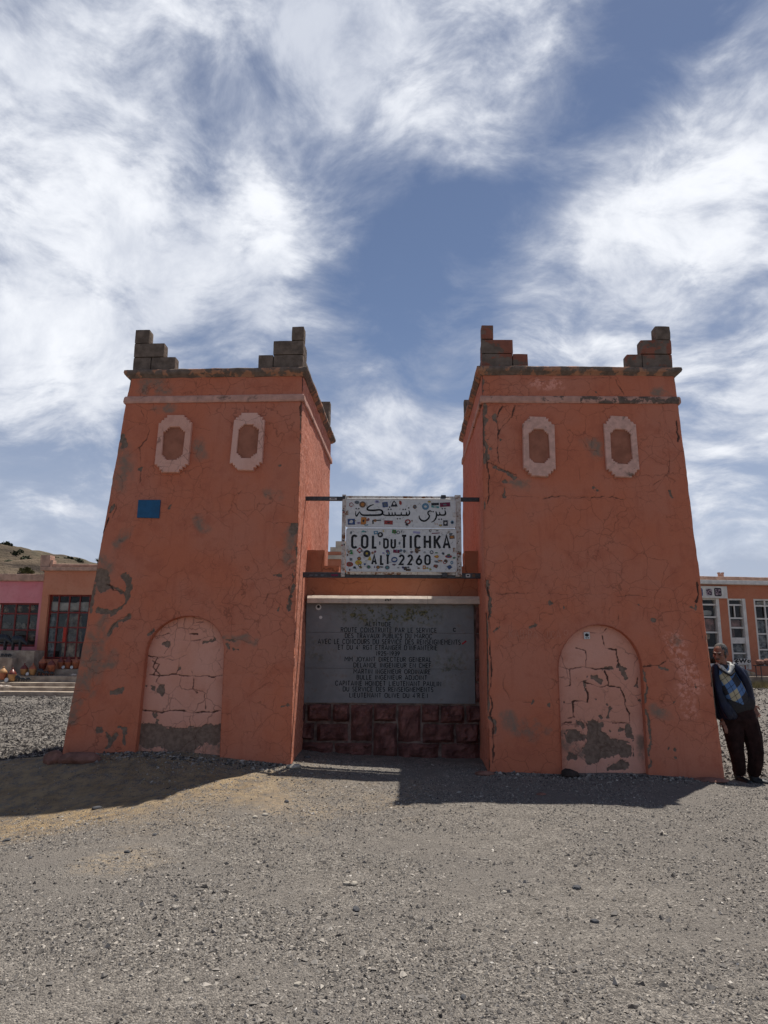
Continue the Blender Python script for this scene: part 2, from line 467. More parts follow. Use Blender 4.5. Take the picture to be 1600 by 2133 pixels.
i0 = (iy * nx + ix).ravel(); GQ = np.stack([i0, i0 + 1, i0 + nx + 1, i0 + nx], 1)
fx, fy = XX.ravel(), YY.ravel()
dirt = np.exp(-(((fx + 3.6) / 2.4) ** 2 + ((fy - 8.1) / 1.25) ** 2)) * 1.6 + .7 * np.exp(-(((fx + 4.5) / 1.6) ** 2 + ((fy - 6.9) / .8) ** 2))
dirt = np.clip(dirt + fb2(fx, fy, 1.6, 4, 9.) * .7 * (dirt > .08), 0, 1)
sand = np.clip(sstep(.13, .30, fb2(fx, fy, 1.1, 5, 21.)) * (1 - sstep(8, 12, fy)), 0, 1)
def ground_mat():
    m, gg, b = new_mat('gravel_ground'); v = obco(gg)
    sc = gg.vm('MULTIPLY', v, (1, 1, .2))
    big = gg.noise(sc, .55, 4, .6); mid = gg.noise(sc, 4.5, 6, .7); fine = gg.noise(sc, 70, 4, .7)
    cell = gg.vor(sc, 105, 'F1', 'Color'); cd = gg.vor(sc, 105, 'F1', 'Distance')
    cell2 = gg.vor(sc, 21, 'F1', 'Color')
    sp = gg.n('ShaderNodeSeparateColor'); gg.set(sp.inputs[0], cell); sp2 = gg.n('ShaderNodeSeparateColor'); gg.set(sp2.inputs[0], cell2)
    c = gg.mix(gg.ramp(mid, .35, .66), (.240, .214, .186), (.362, .326, .284))
    c = gg.mix(gg.ramp(sp.outputs[0], .25, .95), gg.mix(.65, c, (.082, .074, .068)), c)
    c = gg.mix(gg.m('MULTIPLY', gg.ramp(sp.outputs[1], .90, .95), .6), c, (.44, .40, .35))
    c = gg.mix(gg.m('MULTIPLY', gg.ramp(gg.noise(sc, 30, 4, .7), .52, .66), .65), c, (.075, .068, .063))
    c = gg.mix(gg.m('MULTIPLY', gg.ramp(big, .42, .60), .8), c, (.195, .176, .157))
    sandk = gg.m('MULTIPLY', gg.attr('sand'), gg.ramp(gg.noise(sc, 14, 5, .7), .4, .62))
    c = gg.mix(gg.m('MULTIPLY', sandk, .75), c, (.40, .315, .22))
    d = gg.m('MULTIPLY', gg.attr('dirt'), gg.ramp(gg.noise(sc, 9, 6, .7), .28, .58))
    c = gg.mix(gg.m('MULTIPLY', d, .9), c, gg.mix(gg.ramp(mid, .35, .65), (.27, .185, .10), (.40, .29, .165)))
    gg.set(b.inputs['Base Color'], c); b.inputs['Roughness'].default_value = .95; b.inputs['Specular IOR Level'].default_value = .12
    h = gg.m('MULTIPLY_ADD', gg.m('SUBTRACT', 1.0, cd), .8, gg.m('MULTIPLY', fine, .5))
    h = gg.m('MULTIPLY_ADD', mid, 1.2, h)
    bump(gg, b, h, 1.0, .02)
    return m
M['ground'] = ground_mat()
gme = mesh_np('ground', np.stack([fx, fy, ZZ.ravel()], 1), GQ, {'dirt': dirt, 'sand': sand}, True)
ground = link('ground', gme, M['ground']); tag(ground, None, None, kind='structure')

# loose gravel: real chips, joined (nobody could count them)
def chips_mat():
    m, gg, b = new_mat('gravel_chips'); t = gg.attr('tone')
    r = gg.n('ShaderNodeValToRGB'); gg.set(r.inputs[0], t)
    e = r.color_ramp.elements; e[0].position = 0; e[0].color = (.045, .040, .038, 1); e[1].position = 1; e[1].color = (.66, .62, .56, 1)
    for p, cc in ((.35, (.205, .188, .170, 1)), (.6, (.32, .288, .25, 1)), (.85, (.445, .40, .347, 1))):
        q = r.color_ramp.elements.new(p); q.color = cc
    gg.set(b.inputs['Base Color'], r.outputs[0]); b.inputs['Roughness'].default_value = .9; b.inputs['Specular IOR Level'].default_value = .15
    return m
M['chips'] = chips_mat()
OCT = np.array([(1, 0, 0), (-1, 0, 0), (0, 1, 0), (0, -1, 0), (0, 0, 1), (0, 0, -1)], float)
OCF = np.array([(0, 2, 4), (2, 1, 4), (1, 3, 4), (3, 0, 4), (2, 0, 5), (1, 2, 5), (3, 1, 5), (0, 3, 5)])
def chips(name, x, y, size, bias=0.0):
    n = len(x); a = RNG.uniform(0, 2 * pi, n)
    V = np.repeat(OCT[None], n, 0) + RNG.normal(0, .28, (n, 6, 3))
    s = size[:, None] * np.stack([RNG.uniform(.7, 1.5, n), RNG.uniform(.6, 1.0, n), RNG.uniform(.5, .95, n)], 1)
    V = V * s[:, None, :]
    c, sn = np.cos(a)[:, None], np.sin(a)[:, None]
    X = V[..., 0] * c - V[..., 1] * sn + x[:, None]; Yv = V[..., 0] * sn + V[..., 1] * c + y[:, None]
    Zv = V[..., 2] + (ground_z(x, y) + size * .15)[:, None]
    P = np.stack([X, Yv, Zv], -1).reshape(-1, 3)
    Q = (OCF[None] + (np.arange(n) * 6)[:, None, None]).reshape(-1, 3)
    tone = np.clip(RNG.beta(1.5, 2.6, n) + bias, 0, 1)
    o = link(name, mesh_np(name, P, Q, {'tone': np.repeat(tone, 6)}), M['chips'])
    return o
def scatter(n, d0, d1, half, pw=1.0):
    d = d0 + (d1 - d0) * RNG.uniform(0, 1, n) ** pw
    return RNG.uniform(-1, 1, n) * (half[0] + half[1] * d), d
x, y = scatter(215000, 2.6, 9.2, (.6, .60), 1.25)
clump = fb2(x, y, 1.7, 4, 5.)
keep = RNG.uniform(0, 1, len(x)) < np.clip(.66 + clump * 3.4, .15, 1) * (1 - .6 * np.exp(-(((x + 3.6) / 2.2) ** 2 + ((y - 8.0) / 1.1) ** 2)))
x, y = x[keep], y[keep]
near_chips = chips('loose_gravel', x, y, RNG.lognormal(math.log(.0045), .45, len(x)).clip(.003, .022))
tag(near_chips, 'loose grey gravel chips strewn over the forecourt', 'gravel', kind='stuff')
n = 70000
x = np.concatenate([RNG.uniform(-15, -3.6, n), RNG.uniform(3.9, 15, n // 2)]); y = 9.0 + 15.5 * RNG.uniform(0, 1, len(x)) ** 1.5
k = (np.abs(x) < y * .60) & ~((np.abs(x) < 4.6) & (y < 8.8)); x, y = x[k], y[k]
far_chips = chips('coarse_gravel', x, y, RNG.lognormal(math.log(.013), .5, len(x)).clip(.006, .055), -.30)
tag(far_chips, 'coarse dark gravel covering the lot behind the towers', 'gravel', kind='stuff')

# ------------------------------------------------------------------ hill behind the shops
def hill_mat():
    m, gg, b = new_mat('hill_rock'); v = obco(gg)
    mp = gg.n('ShaderNodeMapping'); gg.set(mp.inputs[0], v)
    mp.inputs['Rotation'].default_value = (0, radians(22), 0); mp.inputs['Scale'].default_value = (.05, .05, .8)
    st = gg.noise(mp.outputs[0], 1.4, 6, .6, .3)
    c = gg.mix(gg.ramp(st, .38, .6), (.04, .029, .022), (.135, .10, .068))
    gr = gg.attr('grass'); k = gg.m('MULTIPLY', gr, gg.ramp(gg.noise(v, .6, 5, .7), .3, .55))
    c = gg.mix(k, c, gg.mix(gg.ramp(gg.noise(v, .35, 4), .35, .65), (.105, .08, .047), (.058, .05, .03)))
    gg.set(b.inputs['Base Color'], c); b.inputs['Roughness'].default_value = .95
    bump(gg, b, gg.m('ADD', st, gg.noise(v, 1.5, 6, .7)), .8, .5); return m
hx = np.linspace(-110, -8, 240); hy = np.concatenate([np.linspace(45, 100, 170), np.linspace(103, 190, 40)])
HX, HY = np.meshgrid(hx, hy)
ridge = 15.3 - (HX + 47) * .21                       # crest falls to the right
prof = sstep(45, 92, HY) * (1 - .55 * sstep(92, 185, HY))
HZ = ridge * prof
strata = 2 * np.abs(2 * (((HZ - .30 * HX) * .26 + .9 * fb2(HX, HY, .05, 3).reshape(HX.shape)) % 1.0) - 1) - 1
HZ = HZ + prof * (strata * 1.0 * (1 - sstep(80, 90, HY)) + fb2(HX, HY, .08, 5, 2.).reshape(HX.shape) * 2.2 + fb2(HX, HY, .5, 3, 4.).reshape(HX.shape) * .6)
HZ = np.maximum(HZ, -1 + 0 * HZ) - .2
grass = sstep(78, 90, HY + 6 * fb2(HX, HY, .12, 3, 8.).reshape(HX.shape))
a, bq = len(hx), len(hy)
iy, ix = np.meshgrid(np.arange(bq - 1), np.arange(a - 1), indexing='ij'); i0 = (iy * a + ix).ravel()
hill = link('hill', mesh_np('hill', np.stack([HX.ravel(), HY.ravel(), HZ.ravel()], 1), np.stack([i0, i0 + 1, i0 + a + 1, i0 + a], 1), {'grass': grass.ravel()}, True), hill_mat())
tag(hill, None, None, kind='structure')
def hill_at(x, y):
    i = int(np.clip(np.searchsorted(hx, x), 1, a - 1)); j = int(np.clip(np.searchsorted(hy, y), 1, bq - 1))
    return float(HZ[j, i])
def leaf_ball(name, r, n, mat, squash=.8):
    V = []; Fc = []
    for i in range(n):
        d = Vector(RNG.normal(0, 1, 3)).normalized() * r * RNG.uniform(.45, 1.0); d.z = abs(d.z) * squash
        u = Vector(RNG.normal(0, 1, 3)).normalized(); w = u.orthogonal().normalized(); s = r * RNG.uniform(.12, .26)
        b0 = len(V); V += [d + u * s, d + w * s * .6, d - u * s, d - w * s * .6]; Fc.append((b0, b0 + 1, b0 + 2, b0 + 3))
    me = bpy.data.meshes.new(name); me.from_pydata([tuple(q) for q in V], [], Fc); me.update(); me.materials.append(mat); return me
M['shrub'] = simple('scrub_foliage', (.055, .065, .035), .9, .3, 3, 0)
M['shrub_dry'] = simple('dry_scrub_foliage', (.15, .14, .06), .9, .3, 3, 0)
sh_me = leaf_ball('shrub', .75, 220, M['shrub']); sh2_me = leaf_ball('shrub', .7, 200, M['shrub_dry'])
for i, (px, Yv, s, dry) in enumerate([(13, 84, 1.0, 0), (33, 83, .9, 0), (42, 84, .8, 0), (57, 83, 1.05, 0), (70, 82, 1.2, 1), (81, 84, .9, 0), (90, 84, 1.1, 0), (117, 84, 1.2, 0),
                                  (146, 84, 1.0, 0), (166, 84, .8, 0), (128, 80, .9, 1), (104, 79, .8, 1), (60, 77, 1.3, 1), (22, 78, .6, 0), (50, 72, .7, 0), (46, 74, 1.1, 1), (63, 70, 1.2, 1), (5, 80, .8, 0)]):
    p = atY(px, 1140, Yv)
    o = link('shrub', sh2_me if dry else sh_me)
    o.location = (p.x, Yv, hill_at(p.x, Yv) - .1); o.scale = (s, s, s * RNG.uniform(.8, 1.1)); o.rotation_euler.z = RNG.uniform(0, 6)
    if dry: tag(o, 'yellowish dry shrub on the rocky hillside behind the shops', 'shrub', 'dry shrubs on the hill')
    else: tag(o, 'small dark round shrub on the rocky hillside behind the shops', 'shrub', 'dark shrubs on the hill')

# ------------------------------------------------------------------ towers
def seg_dist(S, Z, poly):
    d = np.full(S.shape, 1e9)
    for (x0, y0), (x1, y1) in zip(poly[:-1], poly[1:]):
        dx, dy = x1 - x0, y1 - y0; L = dx * dx + dy * dy + 1e-12
        t = np.clip(((S - x0) * dx + (Z - y0) * dy) / L, 0, 1)
        d = np.minimum(d, np.hypot(S - x0 - t * dx, Z - y0 - t * dy))
    return d
def inside(S, Z, poly):
    r = np.zeros(S.shape, bool); P = list(poly)
    for (x0, y0), (x1, y1) in zip(P, P[1:] + P[:1]):
        c = ((y0 > Z) != (y1 > Z))
        with np.errstate(divide='ignore', invalid='ignore'):
            xi = (x1 - x0) * (Z - y0) / (y1 - y0 + 1e-15) + x0
        r ^= c & (S < xi)
    return r
def nearest_on(S, Z, poly):
    """closest point on a closed outline"""
    bd = np.full(S.shape, 1e9); bx = S.copy(); bz = Z.copy(); P = list(poly)
    for (x0, y0), (x1, y1) in zip(P, P[1:] + P[:1]):
        dx, dy = x1 - x0, y1 - y0; L = dx * dx + dy * dy + 1e-12
        t = np.clip(((S - x0) * dx + (Z - y0) * dy) / L, 0, 1); qx = x0 + t * dx; qy = y0 + t * dy
        d = np.hypot(S - qx, Z - qy); k = d < bd; bd = np.where(k, d, bd); bx = np.where(k, qx, bx); bz = np.where(k, qy, bz)
    return bd, bx, bz
def wear(plane, S, Z, marks, seed):
    """marks traced on the photo: (kind, origin/scale, width in zoom px, points) -> attribute arrays on face coordinates"""
    out = {k: np.zeros(S.shape) for k in ('bare', 'crack', 'stain', 'pale')}
    n1 = fb2(S, Z, 9, 4, seed).reshape(S.shape); n2 = fb2(S, Z, 34, 3, seed + 5).reshape(S.shape)
    wx = fb2(S, Z, 8, 5, seed + 11).reshape(S.shape) * .13; wz = fb2(S, Z, 8, 5, seed + 12).reshape(S.shape) * .13
    for kind, (ox, oy, sc), w, pts in marks:
        pp = [plane.px(ox + x / sc, oy + y / sc) for x, y in pts]
        wm = w / sc / 160.0
        if kind == 'poly':
            ins = inside(S + wx * .6, Z + wz * .6, pp); d = seg_dist(S, Z, pp + pp[:1])
            val = sstep(-.02, .02, np.where(ins, d, -d) + n2 * .07 + n1 * .05); out['bare'] = np.maximum(out['bare'], val); continue
        if len(pp) == 1: pp = pp * 2
        xs = [q[0] for q in pp]; zs = [q[1] for q in pp]; pad = wm * 2.5 + .12
        box = (S > min(xs) - pad) & (S < max(xs) + pad) & (Z > min(zs) - pad) & (Z < max(zs) + pad)
        if not box.any(): continue
        sb, zb = S[box], Z[box]
        wk = 1.0 if kind != 'crack' else .55
        d = seg_dist(sb + wx[box] * wk, zb + wz[box] * wk, pp)
        if kind == 'crack':
            ww = np.maximum(wm * .45 * (.7 + 1.6 * n1[box]), .0035); val = (1 - sstep(ww, ww + .009, d)) * min(1.0, (.42 if seed > 39 else .26) + w * .06) * np.clip(.85 + n1[box] * 1.4, .3, 1)
        elif kind in ('stain', 'pale'):
            val = 1 - sstep(wm * .25, wm * 1.0, d + n1[box] * wm * .9)
        else:
            val = 1 - sstep(wm * .5 - .008, wm * .5 + .010, d + n1[box] * min(wm, .09) * 1.5 + n2[box] * .05)
        out[kind][box] = np.maximum(out[kind][box], val)
    return out

def quad_at(base, top, z0, z1, z):
    t = (z - z0) / (z1 - z0); return [Vector((base[i][0] * (1 - t) + top[i][0] * t, base[i][1] * (1 - t) + top[i][1] * t)) for i in range(4)]
def offset_quad(q, o):
    n = len(q); r = []
    for i in range(n):
        a = (q[i] - q[i - 1]).normalized(); b = (q[(i + 1) % n] - q[i]).normalized()
        na = Vector((a.y, -a.x)); nb = Vector((b.y, -b.x)); m = (na + nb)
        r.append(q[i] + m * (o / max(m.dot(na), .2)))
    return r
def sweep_ring(name, quad_fn, prof, mat, parent, step=.05, amp=.006, sc=7, closed=True, seed=0.):
    """a moulding swept round the tower: prof = [(outward, z)...] closed loop"""
    V = []; m = len(prof)
    q0 = quad_fn(prof[0][1]); ns = [max(2, int((q0[(i + 1) % 4] - q0[i]).length / step)) for i in range(4)]
    for (o, z) in prof:
        q = offset_quad(quad_fn(z), o)
        for i in range(4):
            for k in range(ns[i]): p = q[i].lerp(q[(i + 1) % 4], k / ns[i]); V.append((p.x, p.y, z))
    V = np.array(V); N = sum(ns); Fc = []
    for j in range(m if closed else m - 1):
        j2 = (j + 1) % m; a = np.arange(N); b = (a + 1) % N
        Fc.append(np.stack([j * N + a, j * N + b, j2 * N + b, j2 * N + a], 1))
    Fc = np.concatenate(Fc)
    d = np.stack([fbm(V + seed + s, sc, 4) for s in (0, 31, 67)], 1) * amp * 2
    chip = np.maximum(0, fbm(V + seed + 90, 3.2, 3) - .12) * amp * 9
    c = V.mean(0); inw = c - V; inw /= np.linalg.norm(inw, axis=1, keepdims=True)
    V = V + d + inw * chip[:, None]
    return link(name, mesh_np(name, V, Fc, None, False), mat, parent)

class Tower: pass
def make_tower(name, label, px_front, Yb, back_top, back_base, zt_px, marks, niche_px, niche_marks, side, seed, outer_slant):
    """px_front: base-left, base-right, top-right, top-left pixels of the front; side=+1 when the inner face is on the right"""
    T = Tower(); (bl, br, tr, tl) = px_front
    inner_t = tr if side > 0 else tl
    zt = atY(*inner_t, zt_px).z
    BL = atY(*bl, Yb[0]); BR = atY(*br, Yb[1]); TR = atZ(*tr, zt); TL = atZ(*tl, zt)
    z0 = -.45
    def ext(Bp, Tp): t = (z0 - Bp.z) / (Tp.z - Bp.z); return Bp.lerp(Tp, t)
    BL0, BR0 = ext(BL, TL), ext(BR, TR)
    bt, bb = back_top, back_base
    # plan, counter-clockwise seen from above: front-left, front-right, back-right, back-left
    base = [(BL0.x, BL0.y), (BR0.x, BR0.y), bb[1], bb[0]]; top = [(TL.x, TL.y), (TR.x, TR.y), bt[1], bt[0]]
    T.zt, T.z0 = zt, z0
    T.quad = lambda z: quad_at(base, top, z0, zt, z)
    T.root = thing(name, label, 'tower', ((BL.x + BR.x) / 2, (BL.y + bb[0][1]) / 2, 0))
    # front plane
    mid = (BL + BR) / 2; T.plane = Plane(mid, BR - BL, (TL + TR) / 2 - mid)
    # body grid: columns round the plan, rows up
    ncol = [225, 70, 24, 60]; rows = 395
    zs = np.linspace(z0, zt, rows); tt = (zs - z0) / (zt - z0)
    B = np.array(base); Tp = np.array(top)
    cols = []; face = []
    for i in range(4):
        for k in range(ncol[i]): cols.append((i, k / ncol[i])); face.append(i)
    face = np.array(face); N = len(cols)
    fi = np.array([c[0] for c in cols]); fu = np.array([c[1] for c in cols])
    bx = B[fi] * (1 - fu)[:, None] + B[(fi + 1) % 4] * fu[:, None]; tx = Tp[fi] * (1 - fu)[:, None] + Tp[(fi + 1) % 4] * fu[:, None]
    P = bx[None] * (1 - tt)[:, None, None] + tx[None] * tt[:, None, None]
    V = np.concatenate([P, np.repeat(zs[:, None, None], N, 1)], 2).reshape(-1, 3)
    # outward normals per column
    cen = B.mean(0); nr = []
    for i in range(4):
        e = B[(i + 1) % 4] - B[i]; nn = np.array([e[1], -e[0]]) / np.linalg.norm(e); nr.append(nn)
    nr = np.array(nr)
    edge_d = np.minimum(fu, 1 - fu) * np.array([np.linalg.norm(B[(i + 1) % 4] - B[i]) for i in range(4)])[fi]
    nc = nr[fi].copy()
    for j in range(N):
        if fu[j] == 0: v_ = nr[fi[j]] + nr[fi[j] - 1]; nc[j] = v_ / np.linalg.norm(v_)
    NRM = np.tile(nc, (rows, 1)); ED = np.tile(edge_d, rows)
    disp = fbm(V + seed, 1.1, 3) * .035 + fbm(V + seed, 6, 4) * .012
    # worn arrises
    ero = (1 - sstep(0, .05, ED)) * (.008 + .045 * np.maximum(0, fbm(V + seed * 3, 4.0, 4) + .02))
    rnd = (1 - sstep(0, .022, ED)) * .006
    front = np.tile(face == 0, rows)
    fr_or_edge = front | np.tile((fi == 1) & (fu == 0), rows)
    W3 = V.copy(); pl = T.plane
    rel = W3 - np.array(pl.o); S = rel @ np.array(pl.u); Z = rel @ np.array(pl.v)
    att = {k: np.zeros(len(V)) for k in ('bare', 'crack', 'stain', 'pale')}
    ww = wear(pl, S[fr_or_edge], Z[fr_or_edge], marks, seed)
    for k in att: att[k][fr_or_edge] = ww[k]
    # bare plaster showing along chipped arrises
    ar = (1 - sstep(.0, .045, ED + fbm(V + seed, 9, 3) * .06)) * sstep(-.02, .10, fbm(V + seed * 2, 1.7, 3))
    att['bare'] = np.maximum(att['bare'], ar)
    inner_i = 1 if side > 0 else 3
    att['pale'] = np.maximum(att['pale'], np.tile(fi == inner_i, rows) * (.75 if side > 0 else .3))  # inner face paler: sunlit look put into the colour, over a washed-out coat
    disp = disp - att['bare'] * .007 - att['crack'] * .010 - ero - rnd
    V[:, :2] += NRM * disp[:, None]
    # niche cut
    npts = [pl.px(*q) for q in niche_px]
    half = npts; keepq = None
    r_, c_ = np.meshgrid(np.arange(rows - 1), np.arange(N), indexing='ij'); c2 = (c_ + 1) % N
    Q = np.stack([r_ * N + c_, r_ * N + c2, (r_ + 1) * N + c2, (r_ + 1) * N + c_], -1).reshape(-1, 4)
    fidx = np.where(front)[0]
    # real arrays re-evaluated on the displaced surface, snapped to the outline
    s_, z_ = S[fidx], Z[fidx]
    bd, nx_, nz_ = nearest_on(s_, z_, npts)
    snap = bd < .0085
    dS = np.where(snap, nx_ - s_, 0); dZ = np.where(snap, nz_ - z_, 0)
    V[fidx] += dS[:, None] * np.array(pl.u) + dZ[:, None] * np.array(pl.v)
    S[fidx] += dS; Z[fidx] += dZ
    qc_s = S[Q].mean(1); qc_z = Z[Q].mean(1); qf = front[Q].sum(1) >= 2
    drop = qf & inside(qc_s, qc_z, npts)
    Q = Q[~drop]
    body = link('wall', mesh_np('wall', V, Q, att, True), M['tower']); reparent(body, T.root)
    # roof slab under the parapet
    q = T.quad(zt); rf = pyd('roof', [(p.x, p.y, zt - .01) for p in q], [(0, 1, 2, 3)], M['concrete']); reparent(rf, T.root)
    # niche panel, set back, with its reveal
    dep = .075
    s0 = min(p[0] for p in npts); s1 = max(p[0] for p in npts); zz0 = min(p[1] for p in npts); zz1 = max(p[1] for p in npts)
    ca = np.arange(s0 - .02, s1 + .02, .0105); cb = np.arange(zz0, zz1 + .02, .0105)
    A_, B_ = np.meshgrid(ca, cb); sa, za = A_.ravel(), B_.ravel()
    bd, nx_, nz_ = nearest_on(sa, za, npts); sn = bd < .008; sa = np.where(sn, nx_, sa); za = np.where(sn, nz_, za)
    w2 = wear(pl, sa, za, niche_marks, seed + 40)
    dd = dep + fb2(sa, za, 3, 4, seed) * .015 + w2['bare'] * .006 + w2['crack'] * .009
    PV = np.array(pl.o)[None] + sa[:, None] * np.array(pl.u) + za[:, None] * np.array(pl.v) + dd[:, None] * np.array(pl.n)
    na = len(ca); nb = len(cb); r2, c2_ = np.meshgrid(np.arange(nb - 1), np.arange(na - 1), indexing='ij'); i0 = (r2 * na + c2_).ravel()
    NQ = np.stack([i0, i0 + 1, i0 + na + 1, i0 + na], 1)
    NQ = NQ[inside(sa[NQ].mean(1), za[NQ].mean(1), npts)]
    nich = link('niche_panel', mesh_np('niche_panel', PV, NQ, w2, True), M['niche']); reparent(nich, T.root)
    mb = MB(); cnt = len(npts); VV = [pl.w(p[0], p[1], -.012) for p in npts] + [pl.w(p[0], p[1], dep + .03) for p in npts]
    rv = pyd('niche_reveal', VV, [(i, (i + 1) % cnt, cnt + (i + 1) % cnt, cnt + i) for i in range(cnt)], M['tower'], None, True); reparent(rv, T.root)
    T.niche_depth = dep
    return T

def arch_px(bl, br, sl, sr, apex, n=22):
    """arch outline in pixels: base-left, base-right, spring-right, spring-left, apex"""
    pts = [(bl[0], bl[1] + 40), (br[0], br[1] + 40), br]
    for k in range(n + 1):
        a = pi * k / n; mx, my = (sl[0] + sr[0]) / 2, (sl[1] + sr[1]) / 2
        e = 1 if a < pi / 2 else -1
        x = mx + (sr[0] - sl[0]) / 2 * cos(a) + (apex[0] - mx) * sin(a)
        y = (sr[1] if a < pi / 2 else sl[1]) * abs(cos(a)) + my * (1 - abs(cos(a))) - (my - apex[1]) * sin(a)
        pts.append((x, y))
    pts.append(bl)
    return pts
Z8 = (120, 1000, 2.963); Z1 = (220, 650, 3.2); Z7 = (1000, 1200, 3.077); Z2 = (940, 650, 3.077)
left_marks = [
    ('bare', Z8, 95, [(262, 600), (285, 640)]), ('bare', Z8, 34, [(425, 590), (443, 650), (432, 730), (380, 800), (345, 835)]), ('bare', Z8, 36, [(222, 640), (205, 720), (205, 800)]),
    ('bare', Z8, 40, [(240, 790), (310, 820)]), ('crack', Z8, 12, [(300, 640), (335, 655), (350, 685), (410, 690)]), ('bare', Z8, 14, [(335, 660), (400, 688)]),
    ('bare', Z8, 22, [(310, 940), (380, 890), (445, 850)]), ('crack', Z8, 6, [(310, 940), (350, 900), (400, 850), (440, 840)]),
    ('stain', Z8, 110, [(290, 520), (250, 640)]), ('stain', Z8, 100, [(230, 980), (215, 1100), (190, 1250)]), ('stain', Z8, 95, [(150, 1200), (120, 1330), (90, 1430)]), ('stain', Z8, 60, [(270, 1140), (330, 1090)]), ('stain', Z8, 50, [(290, 860), (250, 920)]),
    ('bare', Z8, 30, [(255, 1530), (290, 1555), (320, 1600), (300, 1650)]), ('bare', Z8, 24, [(320, 1600), (365, 1580)]), ('bare', Z8, 16, [(390, 1540), (425, 1555)]), ('bare', Z8, 14, [(412, 1550), (410, 1620)]),
    ('bare', Z8, 40, [(370, 1305), (390, 1295)]), ('bare', Z8, 22, [(350, 1690), (390, 1680)]), ('bare', Z8, 46, [(1455, 290), (1445, 320)]), ('stain', Z8, 60, [(1440, 330), (1425, 500)]),
    ('bare', Z8, 16, [(1472, 380), (1470, 430)]), ('bare', Z8, 16, [(1465, 560), (1460, 600)]), ('bare', Z8, 18, [(1440, 640), (1445, 700), (1430, 790)]), ('crack', Z8, 7, [(1465, 600), (1420, 650), (1440, 720), (1428, 800)]),
    ('bare', Z8, 22, [(1335, 580), (1390, 585)]), ('crack', Z8, 5, [(1425, 655), (1370, 690), (1300, 710), (1275, 770)]), ('bare', Z8, 18, [(1395, 1405), (1420, 1403)]), ('bare', Z8, 10, [(1355, 780), (1362, 810)]),
    ('bare', Z8, 30, [(335, 160), (320, 200)]), ('crack', Z8, 16, [(315, 240), (285, 310), (268, 345)]), ('crack', Z8, 6, [(405, 0), (400, 50), (360, 90), (355, 180), (340, 240)]), ('crack', Z8, 6, [(512, 0), (500, 40), (488, 80)]),
    ('stain', Z8, 40, [(1050, 975), (1220, 1000)]), ('bare', Z8, 10, [(1040, 985), (1110, 990)]), ('bare', Z8, 9, [(1030, 1028), (1130, 1035)]), ('bare', Z8, 16, [(560, 945), (590, 940)]), ('stain', Z8, 40, [(1300, 90), (1360, 90)]),
    ('crack', Z8, 4, [(635, 195), (820, 205), (1010, 195), (1100, 205), (1200, 180)]), ('crack', Z8, 4, [(1015, 205), (1010, 280)]), ('crack', Z8, 4, [(1090, 130), (1120, 70), (1165, 35)]),
    ('crack', Z8, 4, [(300, 1300), (320, 1400), (380, 1440), (430, 1380)]), ('crack', Z8, 4, [(320, 1400), (260, 1450), (245, 1500)]), ('crack', Z8, 4, [(480, 460), (475, 560), (570, 600), (610, 540)]), ('crack', Z8, 4, [(1005, 930), (1060, 885), (1150, 890)]), ('crack', Z8, 4, [(690, 770), (720, 820)]),
    ('crack', Z8, 4, [(1030, 1200), (1140, 1205), (1260, 1190)]), ('crack', Z8, 4, [(1215, 1390), (1280, 1380), (1310, 1360)]), ('crack', Z8, 4, [(1230, 1420), (1250, 1500), (1190, 1590)]), ('crack', Z8, 4, [(60, 1450), (120, 1470)]), ('crack', Z8, 3, [(110, 1215), (160, 1205)]),
    ('crack', Z8, 4, [(140, 985), (240, 990), (330, 975)]), ('bare', Z8, 9, [(700, 140), (690, 160)]), ('bare', Z8, 12, [(385, 370), (395, 385)]), ('stain', Z8, 55, [(370, 400), (420, 330)]), ('stain', Z8, 50, [(870, 240), (900, 300)]),
    ('stain', Z1, 110, [(270, 500), (380, 520)]), ('bare', Z1, 40, [(115, 850), (112, 900)]), ('stain', Z1, 120, [(110, 960), (110, 1100)]), ('stain', Z1, 60, [(620, 880), (630, 950)]), ('stain', Z1, 50, [(350, 640), (440, 640)]), ('stain', Z1, 50, [(1080, 1215), (1150, 1215)]),
    ('crack', Z1, 6, [(230, 620), (260, 690), (300, 790), (280, 850), (230, 900), (235, 1000), (235, 1100), (205, 1230)]), ('crack', Z1, 5, [(70, 1080), (120, 1120), (110, 1180), (75, 1230)]), ('crack', Z1, 4, [(230, 900), (150, 960)]), ('crack', Z1, 4, [(430, 490), (420, 600)]),
    ('crack', Z1, 14, [(1318, 420), (1312, 520)]), ('crack', Z1, 8, [(1305, 570), (1300, 690)]), ('crack', Z1, 4, [(440, 500), (640, 520), (860, 500), (1100, 500), (1260, 530)]), ('crack', Z1, 4, [(600, 770), (700, 790)]), ('crack', Z1, 4, [(960, 1150), (880, 1210), (860, 1280)]),
    ('bare', Z1, 12, [(1160, 1022), (1170, 1022)]), ('bare', Z1, 16, [(240, 1030), (240, 1045)]), ('crack', Z1, 4, [(140, 800), (200, 750), (240, 720)]),
]
